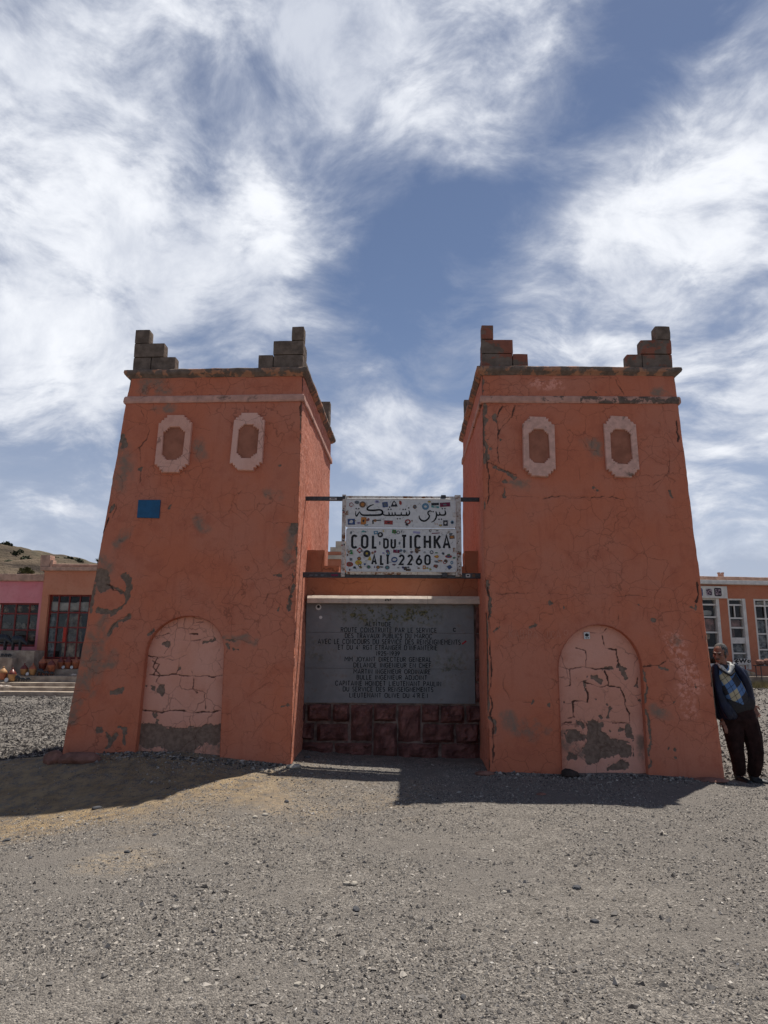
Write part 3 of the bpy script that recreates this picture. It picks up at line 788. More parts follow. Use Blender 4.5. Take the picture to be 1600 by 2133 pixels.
left_niche_marks = [
    ('crack', Z8, 4, [(770, 850), (765, 985)]), ('crack', Z8, 4, [(590, 965), (680, 940), (700, 985), (870, 980)]), ('bare', Z8, 18, [(890, 995), (965, 988)]), ('bare', Z8, 26, [(640, 1010), (660, 1012)]), ('crack', Z8, 8, [(790, 943), (850, 950)]),
    ('crack', Z8, 5, [(530, 1088), (600, 1082), (690, 1105), (780, 1080)]), ('crack', Z8, 5, [(733, 1090), (725, 1200)]), ('crack', Z8, 6, [(550, 1190), (650, 1200), (800, 1205), (1030, 1205)]), ('crack', Z8, 5, [(815, 1175), (828, 1215), (815, 1290), (850, 1312)]),
    ('crack', Z8, 6, [(600, 1085), (575, 1150), (620, 1190), (595, 1250), (630, 1290)]), ('crack', Z8, 5, [(570, 1110), (620, 1130), (575, 1190)]), ('bare', Z8, 28, [(585, 1305), (620, 1300)]), ('bare', Z8, 10, [(540, 1288)]), ('crack', Z8, 5, [(690, 1320), (680, 1380), (692, 1425)]),
    ('crack', Z8, 5, [(900, 1320), (908, 1370), (900, 1415)]), ('crack', Z8, 6, [(500, 1420), (560, 1425), (630, 1440), (720, 1420), (850, 1435), (1000, 1430)]), ('bare', Z8, 12, [(590, 1440), (600, 1500)]), ('crack', Z8, 6, [(800, 1440), (800, 1530)]), ('bare', Z8, 14, [(515, 1410), (520, 1420)]), ('bare', Z8, 10, [(722, 1390)]), ('bare', Z8, 9, [(728, 1150), (730, 1170)]),
    ('poly', Z8, 1, [(480, 1500), (600, 1500), (640, 1530), (760, 1540), (800, 1525), (860, 1530), (900, 1510), (1010, 1500), (1010, 1590), (960, 1640), (900, 1620), (820, 1690), (700, 1680), (620, 1650), (540, 1670), (470, 1620)]),
    ('stain', Z8, 70, [(520, 1640), (980, 1650)]), ('crack', Z8, 4, [(660, 880), (690, 930)]), ('crack', Z8, 4, [(840, 870), (910, 875)]), ('crack', Z8, 4, [(650, 1060), (680, 1010)]), ('bare', Z8, 40, [(760, 1650), (800, 1690)]),
]
right_marks = [
    ('bare', Z2, 26, [(198, 430), (210, 560), (205, 700), (212, 850)]), ('bare', Z2, 24, [(215, 830), (228, 960)]), ('bare', Z2, 22, [(250, 860)]), ('crack', Z2, 8, [(200, 600), (215, 850), (240, 1000), (240, 1231)]),
    ('crack', Z2, 9, [(320, 600), (290, 680), (310, 760)]), ('crack', Z2, 9, [(410, 600), (400, 670), (340, 720), (300, 790), (298, 900), (305, 960)]), ('bare', Z2, 22, [(270, 650), (285, 690)]), ('bare', Z2, 16, [(320, 815)]), ('bare', Z2, 26, [(260, 985), (350, 1015), (430, 1050)]), ('stain', Z2, 60, [(400, 1100), (480, 1100)]),
    ('crack', Z2, 7, [(240, 960), (350, 1010), (420, 1035)]), ('bare', Z2, 20, [(340, 1080)]), ('bare', Z2, 16, [(340, 1130), (350, 1180)]), ('crack', Z2, 7, [(330, 1170), (500, 1190), (700, 1185), (1100, 1190)]), ('crack', Z2, 5, [(200, 600), (420, 600), (600, 590)]),
    ('crack', Z2, 5, [(1215, 590), (1260, 680), (1330, 715), (1330, 790)]), ('crack', Z2, 5, [(1350, 610), (1360, 680), (1400, 780)]), ('crack', Z2, 6, [(1380, 830), (1395, 950), (1385, 1030), (1360, 1050), (1290, 1110)]), ('bare', Z2, 18, [(1380, 1130), (1410, 1180)]), ('crack', Z2, 6, [(1365, 1050), (1430, 1080), (1410, 1110)]),
    ('crack', Z2, 5, [(740, 760), (820, 770), (860, 850), (870, 890), (940, 890)]), ('crack', Z2, 8, [(1055, 440), (1070, 480), (1105, 530)]), ('crack', Z2, 5, [(720, 530), (730, 500), (770, 480)]), ('bare', Z2, 12, [(920, 510)]), ('crack', Z2, 5, [(820, 1000), (830, 1080)]), ('bare', Z2, 14, [(928, 1140)]), ('stain', Z2, 50, [(1320, 520), (1370, 530)]),
    ('pale', Z2, 60, [(540, 460), (700, 460)]), ('crack', Z2, 9, [(1440, 700), (1450, 830)]), ('crack', Z2, 5, [(200, 440), (400, 460), (700, 430), (1000, 425)]), ('stain', Z2, 80, [(900, 850), (930, 900)]), ('bare', Z2, 14, [(930, 1135)]),
    ('bare', Z7, 18, [(45, 20), (60, 260)]), ('crack', Z7, 9, [(50, 60), (60, 400), (85, 1200)]), ('bare', Z7, 12, [(75, 900), (85, 1000)]),
    ('crack', Z7, 6, [(100, 112), (230, 105), (430, 110), (620, 125), (800, 120), (1090, 135)]), ('crack', Z7, 8, [(430, 60), (437, 110)]), ('crack', Z7, 4, [(800, 130), (795, 250)]), ('bare', Z7, 20, [(442, 180)]), ('crack', Z7, 5, [(160, 250), (200, 245), (245, 230)]), ('crack', Z7, 7, [(385, 290), (385, 250), (420, 228), (460, 240)]),
    ('bare', Z7, 15, [(95, 350), (140, 328)]), ('bare', Z7, 14, [(305, 325), (355, 310)]), ('crack', Z7, 4, [(305, 330), (300, 440)]), ('bare', Z7, 26, [(1115, 285)]), ('crack', Z7, 4, [(90, 370), (150, 520), (210, 550)]), ('crack', Z7, 4, [(170, 440), (300, 435), (450, 470)]),
    ('bare', Z7, 20, [(1150, 578), (1200, 600)]), ('crack', Z7, 8, [(1050, 580), (1150, 570), (1195, 545)]), ('crack', Z7, 4, [(1220, 560), (1300, 600)]), ('crack', Z7, 6, [(1065, 780), (1130, 790), (1230, 810), (1290, 840)]), ('bare', Z7, 12, [(1235, 808)]), ('bare', Z7, 12, [(332, 800)]), ('bare', Z7, 16, [(460, 828)]), ('crack', Z7, 4, [(370, 800), (505, 790)]),
    ('stain', Z7, 80, [(180, 930), (250, 970), (350, 980)]), ('stain', Z7, 40, [(410, 990)]), ('crack', Z7, 5, [(170, 600), (150, 710), (190, 800), (330, 800)]), ('crack', Z7, 4, [(200, 860), (250, 960), (270, 1060)]), ('crack', Z7, 4, [(1100, 1000)]),
    ('crack', Z7, 14, [(1392, 50), (1390, 170)]), ('bare', Z7, 20, [(1375, 205), (1400, 195)]), ('crack', Z7, 9, [(1403, 240), (1420, 400)]), ('crack', Z7, 8, [(1450, 480), (1480, 700)]), ('bare', Z7, 12, [(1045, 600), (1060, 780), (1075, 1000)]), ('bare', Z7, 9, [(1075, 1000), (1080, 1240)]),
    ('pale', Z7, 90, [(1250, 420), (1300, 560), (1370, 700)]), ('pale', Z7, 70, [(1310, 700), (1340, 850)]), ('stain', Z7, 40, [(1250, 430), (1260, 400)]), ('bare', Z7, 12, [(1380, 700), (1375, 650)]), ('bare', Z7, 12, [(1210, 1095)]), ('bare', Z7, 10, [(1250, 1100)]), ('crack', Z7, 5, [(1420, 900), (1450, 980)]), ('bare', Z7, 9, [(1175, 853)]), ('bare', Z7, 9, [(1023, 195)]), ('bare', Z7, 8, [(1110, 197)]), ('bare', Z7, 8, [(533, 200)]),
    ('stain', Z7, 60, [(1130, 870), (1200, 900)]), ('bare', Z7, 10, [(1250, 975)]), ('crack', Z7, 4, [(1340, 1040), (1370, 1100)]), ('bare', Z7, 10, [(1240, 1150)]), ('crack', Z7, 4, [(600, 230), (650, 300)]), ('crack', Z7, 5, [(890, 260), (860, 330)]), ('bare', Z7, 10, [(110, 65)]),
]
right_niche_marks = [
    ('crack', Z7, 4, [(680, 343), (740, 358), (800, 362), (830, 335)]), ('crack', Z7, 11, [(800, 380), (815, 460), (885, 470), (905, 520), (912, 580)]), ('crack', Z7, 6, [(625, 460), (685, 470), (690, 520), (688, 570)]),
    ('crack', Z7, 8, [(500, 568), (590, 595), (670, 575), (740, 590), (860, 592)]), ('bare', Z7, 16, [(810, 600), (860, 592)]), ('bare', Z7, 18, [(912, 585), (940, 590)]), ('crack', Z7, 8, [(593, 595), (597, 640), (585, 690), (550, 708)]), ('crack', Z7, 11, [(815, 610), (830, 650), (828, 700)]),
    ('bare', Z7, 20, [(690, 690), (700, 740)]), ('crack', Z7, 10, [(700, 730), (712, 770), (700, 810)]), ('crack', Z7, 8, [(690, 685), (740, 700), (800, 705), (830, 690)]), ('crack', Z7, 9, [(835, 705), (905, 710), (935, 780), (950, 840), (970, 880), (972, 940)]), ('crack', Z7, 7, [(605, 812), (640, 805), (700, 808)]),
    ('crack', Z7, 8, [(608, 815), (618, 905)]), ('bare', Z7, 12, [(835, 850), (840, 905)]), ('crack', Z7, 8, [(865, 940), (970, 942)]), ('bare', Z7, 30, [(745, 640), (770, 655)]), ('bare', Z7, 28, [(925, 620), (945, 650)]), ('bare', Z7, 12, [(758, 788)]), ('bare', Z7, 20, [(797, 908)]),
    ('bare', Z7, 26, [(640, 935), (660, 945)]), ('bare', Z7, 40, [(955, 980), (962, 1030)]), ('bare', Z7, 24, [(905, 985), (915, 985)]), ('bare', Z7, 12, [(845, 992)]), ('bare', Z7, 12, [(905, 1025)]), ('bare', Z7, 14, [(555, 825)]), ('bare', Z7, 10, [(812, 822)]), ('bare', Z7, 10, [(636, 652)]), ('bare', Z7, 10, [(694, 650)]),
    ('poly', Z7, 1, [(692, 945), (735, 925), (800, 942), (800, 985), (835, 1022), (905, 1060), (990, 1082), (990, 1155), (950, 1175), (905, 1150), (870, 1165), (790, 1165), (745, 1215), (700, 1205), (690, 1150), (655, 1125), (700, 1070)]),
    ('poly', Z7, 1, [(560, 1010), (620, 990), (690, 1015), (680, 1050), (600, 1075), (560, 1060)]), ('bare', Z7, 30, [(580, 980), (600, 990)]), ('stain', Z7, 60, [(590, 1110), (680, 1140)]), ('bare', Z7, 34, [(590, 1160), (640, 1165)]), ('poly', Z7, 1, [(830, 1220), (900, 1180), (960, 1195), (980, 1245), (830, 1245)]),
    ('stain', Z7, 50, [(1040, 1060), (1050, 1150)]), ('bare', Z7, 12, [(1028, 700), (1030, 720)]), ('bare', Z7, 14, [(1030, 797)]), ('crack', Z7, 6, [(1023, 650), (1025, 690)]), ('crack', Z7, 4, [(860, 825), (1020, 828)]), ('crack', Z7, 5, [(580, 915), (610, 908)]), ('crack', Z7, 5, [(550, 940), (600, 935)]), ('stain', Z7, 40, [(540, 1000), (530, 1100)]),
]
TL_ = make_tower('square_tower', 'terracotta tower with blue square plate and grey peeling patches along its outer edge', [(126, 1582), (607, 1592), (632, 782), (271, 788)], (8.92, 8.73),
                 ((-3.45, 12.35), (-.955, 12.25)), ((-3.95, 12.6), (-1.0, 12.45)), 9.1, left_marks,
                 arch_px((281, 1582), (458, 1583), (304, 1362), (467, 1360), (393, 1283)), left_niche_marks, +1, 3.0, 0)
TR_ = make_tower('square_tower', 'terracotta tower with flaked arched niche, white sticker and man leaning on its side', [(1018, 1605), (1511, 1615), (1407, 782), (1003, 780)], (8.73, 8.78),
                 ((1.405, 12.2), (3.95, 12.2)), ((1.33, 12.4), (4.15, 12.45)), 9.1, right_marks,
                 arch_px((1171, 1602), (1350, 1606), (1163, 1396), (1338, 1398), (1248, 1301)), right_niche_marks, -1, 8.0, 0)

def octo(cx, cy, hw, hh, step, n=3):
    """stepped octagon outline (centre, half sizes, corner cut)"""
    q = []
    for k in range(n): q += [(hw - step * k / n, hh - step * (n - k) / n), (hw - step * (k + 1) / n, hh - step * (n - k) / n)]
    q.append((hw - step, hh))
    quad = q                                       # goes from right side up to the top
    up = quad; out = [(x, y) for x, y in up] + [(-x, y) for x, y in reversed(up)] + [(-x, -y) for x, y in up] + [(x, -y) for x, y in reversed(up)]
    return [(cx + x, cy + y) for x, y in out]
def window_frame(T, x0, y0, x1, y1, seed):
    pl = T.plane; a = pl.px((x0 + x1) / 2, (y0 + y1) / 2); w = pl.px(x1, (y0 + y1) / 2)[0] - pl.px(x0, (y0 + y1) / 2)[0]
    h = pl.px((x0 + x1) / 2, y0)[1] - pl.px((x0 + x1) / 2, y1)[1]; w *= .93
    tilt = (pl.px((x0 + x1) / 2, y0)[0] - pl.px((x0 + x1) / 2, y1)[0]) / h * .5
    jr = np.random.default_rng(seed)
    outer = octo(a[0], a[1], w / 2, h / 2, w * .24); inner = octo(a[0], a[1], w * .315, h * .285, w * .15)
    jit = lambda p: (p[0] + jr.normal(0, .004), p[1] + jr.normal(0, .004))
    outer = [jit(p) for p in outer]; inner = [jit(p) for p in inner]; n = len(outer)
    V = []; Fc = []
    for d, sc in ((.03, 1), (-.032, 1), (-.046, .985)):
        V += [pl.w(a[0] + (p[0] - a[0]) * sc, a[1] + (p[1] - a[1]) * sc, d) for p in outer]
    for d, sc in ((-.046, 1.03), (-.034, 1.0), (.03, 1)):
        V += [pl.w(a[0] + (p[0] - a[0]) * sc, a[1] + (p[1] - a[1]) * sc, d) for p in inner]
    for r in range(5):
        for i in range(n): j = (i + 1) % n; Fc.append((r * n + i, r * n + j, (r + 1) * n + j, (r + 1) * n + i))
    o = pyd('window_frame', V, Fc, M['frame'] if seed < 3 else M['frame_worn']); reparent(o, T.root)
    # the slightly sunk blind field inside the frame
    f = pyd('window_recess', [pl.w(p[0], p[1], -.020) for p in inner], [tuple(range(n))[::-1]], M['recess']); reparent(f, o.parent)
    return o
window_frame(TL_, 326, 866, 400, 985, 1); window_frame(TL_, 482, 861, 552, 981, 2)
window_frame(TR_, 1086, 869, 1157, 993, 3); window_frame(TR_, 1256, 869, 1329, 995, 4)

for T, bm, sd in ((TL_, 'band', 2.), (TR_, 'band_worn', 7.)):
    zt = T.zt
    # string course
    zb = T.plane.w(*T.plane.px(450 if T is TL_ else 1200, 831 if T is TL_ else 833)).z
    reparent(sweep_ring('string_course', T.quad, [(-.02, zb - .052), (.018, zb - .052), (.027, zb - .03), (.025, zb + .03), (.015, zb + .05), (-.02, zb + .052)], M[bm], None, .04, .006, 8, seed=sd), T.root)
    # cornice: flaring slab
    reparent(sweep_ring('cornice', T.quad, [(-.10, zt - .01), (.012, zt - .01), (.035, zt + .012), (.062, zt + .035), (.072, zt + .06), (.068, zt + .095), (.04, zt + .112), (-.10, zt + .112), ], M['cornice'], None, .035, .012, 6, seed=sd + 3), T.root)
    rt = offset_quad(T.quad(zt), -.06); reparent(pyd('roof', [(p.x, p.y, zt + .105) for p in rt], [(0, 1, 2, 3)], M['concrete']), T.root)

# stepped corner merlons of concrete blocks, each block a part
def merlon(T, corner, lens, mats, seed, faceY=True):
    """corner 0 front-left, 1 front-right, 2 back-right, 3 back-left; steps run along both sides"""
    q = offset_quad(T.quad(T.zt), -.015); c = q[corner]
    along = {0: (q[1] - q[0], q[3] - q[0]), 1: (q[0] - q[1], q[2] - q[1]), 2: (q[3] - q[2], q[1] - q[2]), 3: (q[2] - q[3], q[0] - q[3])}[corner]
    u = along[0].normalized(); v = along[1].normalized(); z = T.zt + .112; bh = .204; th = .165
    jr = random.Random(seed)
    for lvl, (la, lb) in enumerate(lens):
        segs = []
        # along the front
        if la > .42 and lvl == 0: segs += [(0, la * .42, 0), (la * .42 + .006, la, 0)] if jr.random() < .5 else [(0, la * .66, 0), (la * .66 + .006, la, 0)]
        else: segs.append((0, la, 0))
        if lb > th + .02: segs.append((th + .006, lb, 1))
        for (s0, s1, ax) in segs:
            j = jr.uniform(-.006, .006); zz = z + lvl * (bh + .004)
            V, Fc = rough_box(0, 0, 0, s1 - s0, th, bh - .002, 4, .004, .010, 11, seed + lvl)
            W = []
            for (a, b, cz) in V:
                if ax == 0: p = c + u * (s0 + a) + v * (b + j)
                else: p = c + v * (s0 + a) + u * (b + j)
                W.append((p.x, p.y, zz + cz))
            o = pyd('block', W, Fc, M[mats[lvl % len(mats)]], None, False)
            bm2 = bmesh.new(); bm2.from_mesh(o.data); bmesh.ops.recalc_face_normals(bm2, faces=bm2.faces); bm2.to_mesh(o.data); bm2.free()
            reparent(o, T.root)
g3 = ['concrete']; 
merlon(TL_, 0, [(.60, .5), (.43, .33), (.205, .165)], g3, 1); merlon(TL_, 1, [(.62, .5), (.42, .34), (.17, .165)], g3, 2)
merlon(TL_, 2, [(.55, .5), (.36, .33), (.18, .165)], g3, 3); merlon(TL_, 3, [(.55, .5), (.36, .33), (.18, .165)], g3, 4)
merlon(TR_, 0, [(.63, .4), (.43, .3), (.165, .165)], ['block_red'], 5); merlon(TR_, 1, [(.62, .4), (.42, .3), (.205, .165)], ['block_red', 'block_red', 'concrete'], 6)
merlon(TR_, 3, [(.55, .5), (.36, .33), (.18, .165)], g3, 7); merlon(TR_, 2, [(.55, .5), (.36, .33), (.18, .165)], g3, 8)
# ------------------------------------------------------------------ stroke lettering
def arc(cx, cy, rx, ry, a0, a1, n=7): return [(cx + rx * cos(radians(a0 + (a1 - a0) * k / n)), cy + ry * sin(radians(a0 + (a1 - a0) * k / n))) for k in range(n + 1)]
def glyph(ch, w):
    r = min(w / 2, .34); h = w / 2
    stad = arc(h, 1 - r, h, r, 180, 0) + arc(h, r, h, r, 0, -180)
    Gd = {
        'A': [[(0, 0), (h, 1), (w, 0)], [(.16 * w, .30), (.84 * w, .30)]],
        'B': [[(0, 0), (0, 1), (w * .55, 1)] + arc(w * .55, .77, w * .38, .23, 90, -90) + [(0, .54)], [(w * .5, .54)] + arc(w * .55, .27, w * .45, .27, 90, -90) + [(0, 0)]],
        'C': [arc(h, 1 - r, h, r, 25, 180) + arc(h, r, h, r, 180, 335)],
        'D': [[(0, 0), (0, 1), (w * .45, 1)] + arc(w * .45, 1 - r, w * .55, r, 90, 0) + arc(w * .45, r, w * .55, r, 0, -90) + [(0, 0)]],
        'E': [[(w, 1), (0, 1), (0, 0), (w, 0)], [(0, .52), (.8 * w, .52)]],
        'F': [[(w, 1), (0, 1), (0, 0)], [(0, .52), (.8 * w, .52)]],
        'G': [arc(h, 1 - r, h, r, 25, 180) + arc(h, r, h, r, 180, 360) + [(w, .45), (h, .45)]],
        'H': [[(0, 0), (0, 1)], [(w, 0), (w, 1)], [(0, .52), (w, .52)]],
        'I': [[(h, 0), (h, 1)]],
        'J': [[(w, 1), (w, r)] + arc(h, r, h, r, 0, -180)],
        'K': [[(0, 0), (0, 1)], [(w, 1), (.08 * w, .42)], [(.30 * w, .58), (w, 0)]],
        'L': [[(0, 1), (0, 0), (w, 0)]],
        'M': [[(0, 0), (0, 1), (h, .45), (w, 1), (w, 0)]],
        'N': [[(0, 0), (0, 1), (w, 0), (w, 1)]],
        'O': [stad + [stad[0]]],
        'P': [[(0, 0), (0, 1), (w * .5, 1)] + arc(w * .5, .74, w * .5, .26, 90, -90) + [(0, .48)]],
        'R': [[(0, 0), (0, 1), (w * .5, 1)] + arc(w * .5, .74, w * .5, .26, 90, -90) + [(0, .48)], [(w * .45, .48), (w, 0)]],
        'S': [arc(h, .75, h, .25, 30, 270) + arc(h, .25, h, .25, 90, -150)],
        'T': [[(0, 1), (w, 1)], [(h, 1), (h, 0)]],
        'U': [[(0, 1), (0, r)] + arc(h, r, h, r, 180, 360) + [(w, 1)]],
        'V': [[(0, 1), (h, 0), (w, 1)]],
        'W': [[(0, 1), (.25 * w, 0), (h, .8), (.75 * w, 0), (w, 1)]],
        'X': [[(0, 0), (w, 1)], [(0, 1), (w, 0)]],
        'Y': [[(0, 1), (h, .5), (w, 1)], [(h, .5), (h, 0)]],
        '0': [stad + [stad[0]]], '1': [[(.1 * w, .8), (h, 1), (h, 0)]],
        '2': [arc(h, .72, h, .28, 165, -20) + [(0, 0), (w, 0)]],
        '3': [arc(h, .75, h, .25, 150, -90) + arc(h, .26, h, .26, 90, -150)],
        '4': [[(w * .75, 0), (w * .75, 1), (0, .3), (w, .3)]],
        '5': [[(w, 1), (.1 * w, 1), (0, .55)] + arc(h, .3, h, .3, 110, -150)],
        '6': [[(w * .72, 1)] + arc(h, .29, h, .29, 150, 510, 14)], '9': [[(w * .28, 0)] + arc(h, .71, h, .29, -30, 330, 14)],
        '-': [[(.1 * w, .45), (.9 * w, .45)]], "'": [[(h, 1), (h, .82)]], '.': [[(h, 0), (h, .08)]],
    }
    return Gd.get(ch, [])
def ribbon(mb, pts, wid, place, d):
    """flat stroke along pts (2D), variable width, laid at depth d by place(x, y, d)"""
    P = [Vector(p) for p in pts]; n = len(P)
    if n < 2: return
    Lf, Rt = [], []
    for i in range(n):
        a = (P[i] - P[i - 1]).normalized() if i else (P[1] - P[0]).normalized()
        b = (P[i + 1] - P[i]).normalized() if i < n - 1 else a
        if (P[i] - P[max(i - 1, 0)]).length < 1e-9 and i: a = b
        na = Vector((-a.y, a.x)); nb = Vector((-b.y, b.x)); m = na + nb
        if m.length < 1e-6: m = na
        m = m.normalized(); k = 1 / max(m.dot(na), .55); w = (wid[i] if isinstance(wid, (list, tuple)) else wid) / 2
        Lf.append(P[i] + m * w * k); Rt.append(P[i] - m * w * k)
    V = [place(p.x, p.y, d) for p in Lf] + [place(p.x, p.y, d) for p in Rt]
    mb.add(V, [(i, n + i, n + i + 1, i + 1) for i in range(n - 1)])
def catmull(pts, k=5):
    P = [np.array(p, float) for p in pts]; out = []
    for i in range(len(P) - 1):
        a, b, c, d = P[max(i - 1, 0)], P[i], P[i + 1], P[min(i + 2, len(P) - 1)]
        for t in np.linspace(0, 1, k, endpoint=False):
            out.append(.5 * ((2 * b) + (c - a) * t + (2 * a - 5 * b + 4 * c - d) * t * t + (-a + 3 * b - 3 * c + d) * t ** 3))
    out.append(P[-1]); return out
GW = {'I': .12, 'M': .92, 'W': 1.1, 'O': .80, 'C': .70, 'G': .76, 'N': .70, 'E': .52, 'L': .5, 'F': .5, 'T': .62, 'D': .68, 'R': .56, 'P': .52, 'B': .56, 'S': .50, 'U': .62, 'A': .74, 'V': .72, 'J': .36, '1': .3, "'": .12, '.': .1, '-': .42, ' ': .38}
def text_line(name, text, x0, x1, y0, y1, place, stroke, mat, parent, d=0.0):
    """text fitted between x0..x1, y0..y1 on a face"""
    gap = .34; tot = sum(GW.get(c, .58) + gap for c in text) - gap; sx = (x1 - x0) / tot; hh = y1 - y0; mb = MB(); x = x0; i = 0
    for c in text:
        w = GW.get(c, .58)
        for st in glyph(c, w):
            ribbon(mb, [(x + p[0] * sx, y0 + p[1] * hh) for p in st], stroke, place, d - .00025 * (i % 4)); i += 1
        x += (w + gap) * sx
    o = mb.build(name, mat)
    return o

# ------------------------------------------------------------------ the memorial wall between the towers
WY = 9.67
WP = Plane((0, WY, 0), (1, -.006, 0), (0, 0, 1))
wall = thing('memorial_wall', 'low memorial wall with grey inscribed slate and dark red stones between two towers', 'wall', (0.1, WY, 0))
def wpx(px, py, d=0): return WP.px(px, py, d)
def fbox(pl, a0, b0, a1, b1, d0, d1):
    return [pl.w(a, b, d) for (a, d, b) in [(a0, d0, b0), (a1, d0, b0), (a1, d1, b0), (a0, d1, b0), (a0, d0, b1), (a1, d0, b1), (a1, d1, b1), (a0, d1, b1)]]
zc0 = wpx(815, 1256)[1]; zc1 = wpx(815, 1239)[1]; zslb = wpx(815, 1465)[1]
xl, xr = -1.16, 1.42
mbk = MB(); mbk.add(fbox(WP, xl, -.3, xr, zc0 + .01, .030, .55), BOXF)
o = mbk.build('backing', M['mortar']); reparent(o, wall)
# upper orange wall with stepped ends (one outline, extruded)
zA, zB, zC = wpx(660, 1146, .12)[1], wpx(690, 1178, .12)[1], wpx(815, 1202.5, .12)[1]
xs = [wpx(676, 1160, .12)[0], wpx(706, 1190, .12)[0], wpx(936, 1190, .12)[0], wpx(968, 1160, .12)[0]]
outl = [(xl, zc1 - .01), (xr, zc1 - .01), (xr, zA), (xs[3], zA), (xs[3], zB), (xs[2], zB), (xs[2], zC), (xs[1], zC), (xs[1], zB), (xs[0], zB), (xs[0], zA), (xl, zA)]
def densify(poly, s=.05):
    out = []
    for (x0, y0), (x1, y1) in zip(poly, poly[1:] + poly[:1]):
        n = max(1, int(math.hypot(x1 - x0, y1 - y0) / s))
        for k in range(n): out.append((x0 + (x1 - x0) * k / n, y0 + (y1 - y0) * k / n))
    return out
od = densify(outl); od = [(x + .012 * float(fb2([x], [y], 9, 3, 1.)[0]), y + .02 * float(fb2([x], [y], 11, 3, 4.)[0])) for x, y in od]
n = len(od)
o = pyd('upper_wall', [WP.w(a, b, .12) for a, b in od] + [WP.w(a, b, .42) for a, b in od], [tuple(range(n)), tuple(range(n, 2 * n))[::-1]] + [(i, n + i, n + (i + 1) % n, (i + 1) % n) for i in range(n)], M['wall_orange'])
reparent(o, wall)
# marble capping in three lengths
cxs = [wpx(640, 1247, -.10)[0], wpx(727, 1247, -.10)[0], wpx(891, 1247, -.10)[0], wpx(1000, 1247, -.10)[0]]
z0c, z1c = WP.px(815, 1257, -.10)[1], WP.px(815, 1241, -.10)[1]
for i in range(3):
    hc = z1c - z0c; pr = [(-.12, 0), (-.12, hc * .60), (-.112, hc * .70), (-.085, hc), (.14, hc), (.14, 0)]; xa, xb = cxs[i] + .002, cxs[i + 1] - .002; nn = 14; V = []; Fc = []
    for k in range(nn):
        x = xa + (xb - xa) * k / (nn - 1)
        for q, (d, z) in enumerate(pr): e = float(fb2([x], [z + q], 12, 3, i + 2.)[0]) * .006; V.append(WP.w(x, z0c + z + e, d + e))
    m6 = len(pr)
    for k in range(nn - 1):
        for q in range(m6): Fc.append((k * m6 + q, (k + 1) * m6 + q, (k + 1) * m6 + (q + 1) % m6, k * m6 + (q + 1) % m6))
    Fc += [tuple(range(m6)), tuple((nn - 1) * m6 + q for q in range(m6))[::-1]]
    o = pyd('capping_stone', V, Fc, M['marble']); reparent(o, wall)
# slate tablet: three courses with hairline joints
Z4 = (600, 1220, 3.636)
def z4(x, y, d=0.0): return WP.px(Z4[0] + x / Z4[2], Z4[1] + y / Z4[2], d)
sx0, sx1 = z4(128, 600)[0], z4(1413, 600)[0]; st, sb = zc0 + .012, zslb
j1 = z4(700, 357)[1]; j2 = z4(700, 628)[1]
slabs = []
for (a, b) in ((j1, st), (j2, j1), (sb, j2)):
    m_, n_ = 60, 20; ua = np.linspace(sx0, sx1, m_); ub = np.linspace(a + .0015, b - .0015, n_); UA, UB = np.meshgrid(ua, ub)
    stn = np.clip(1.3 * np.exp(-(((UB - z4(700, 215)[1]) / .13) ** 2)) * sstep(sx0 + .3, sx0 + .7, UA) * (1 - sstep(sx1 - .65, sx1 - .3, UA)) + .7 * np.exp(-(((UB - z4(700, 600)[1]) / .2) ** 2 + ((UA - z4(1230, 600)[0]) / .25) ** 2)) + .5 * np.exp(-(((UB - z4(700, 500)[1]) / .15) ** 2 + ((UA - z4(230, 600)[0]) / .2) ** 2)), 0, 1)
    V = np.array([WP.w(x, z, 0) for x, z in zip(UA.ravel(), UB.ravel())]); i0 = (np.arange(n_ - 1)[:, None] * m_ + np.arange(m_ - 1)[None]).ravel()
    Q = np.stack([i0, i0 + 1, i0 + m_ + 1, i0 + m_], 1)
    # back edge so that the slab has thickness
    nb0 = len(V); ring = list(range(m_)) + [m_ - 1 + m_ * k for k in range(1, n_)] + [m_ * (n_ - 1) + k for k in range(m_ - 2, -1, -1)] + [m_ * k for k in range(n_ - 2, 0, -1)]
    Vb = V[ring] + np.array(WP.n) * .06; V = np.concatenate([V, Vb]); R = len(ring)
    Q2 = np.array([(ring[i], nb0 + i, nb0 + (i + 1) % R, ring[(i + 1) % R]) for i in range(R)])
    o = link('slate_slab', mesh_np('slate_slab', V, np.concatenate([Q, Q2]), {'stain': np.concatenate([stn.ravel(), np.zeros(R)])}), M['slate']); reparent(o, wall); slabs.append(o)
lines = [("ALTITUDE", 588, 780, 292), ("ROUTE CONSTRUITE PAR LE SERVICE", 402, 1125, 336), ("DES TRAVAUX PUBLICS DU MAROC", 433, 1090, 381), ("AVEC LE CONCOURS DU SERVICE DES RENSEIGNEMENTS", 228, 1305, 425),
         ("ET DU 4' RGT ETRANGER D'INFANTERIE", 381, 1130, 469), ("1925-1939", 667, 845, 514), ("MM JOYANT DIRECTEUR GENERAL", 431, 1085, 558), ("DELANDE INGENIEUR EN CHEF", 498, 1083, 603),
         ("MARTIN INGENIEUR ORDINAIRE", 498, 1078, 651), ("BULLE INGENIEUR ADJOINT", 522, 1052, 695), ("CAPITAINE HONDET LIEUTENANT PAULIN", 360, 1158, 741), ("DU SERVICE DES RENSEIGNEMENTS", 417, 1098, 785), ("LIEUTENANT OLIVE DU 4'R.E.I", 467, 1058, 831)]
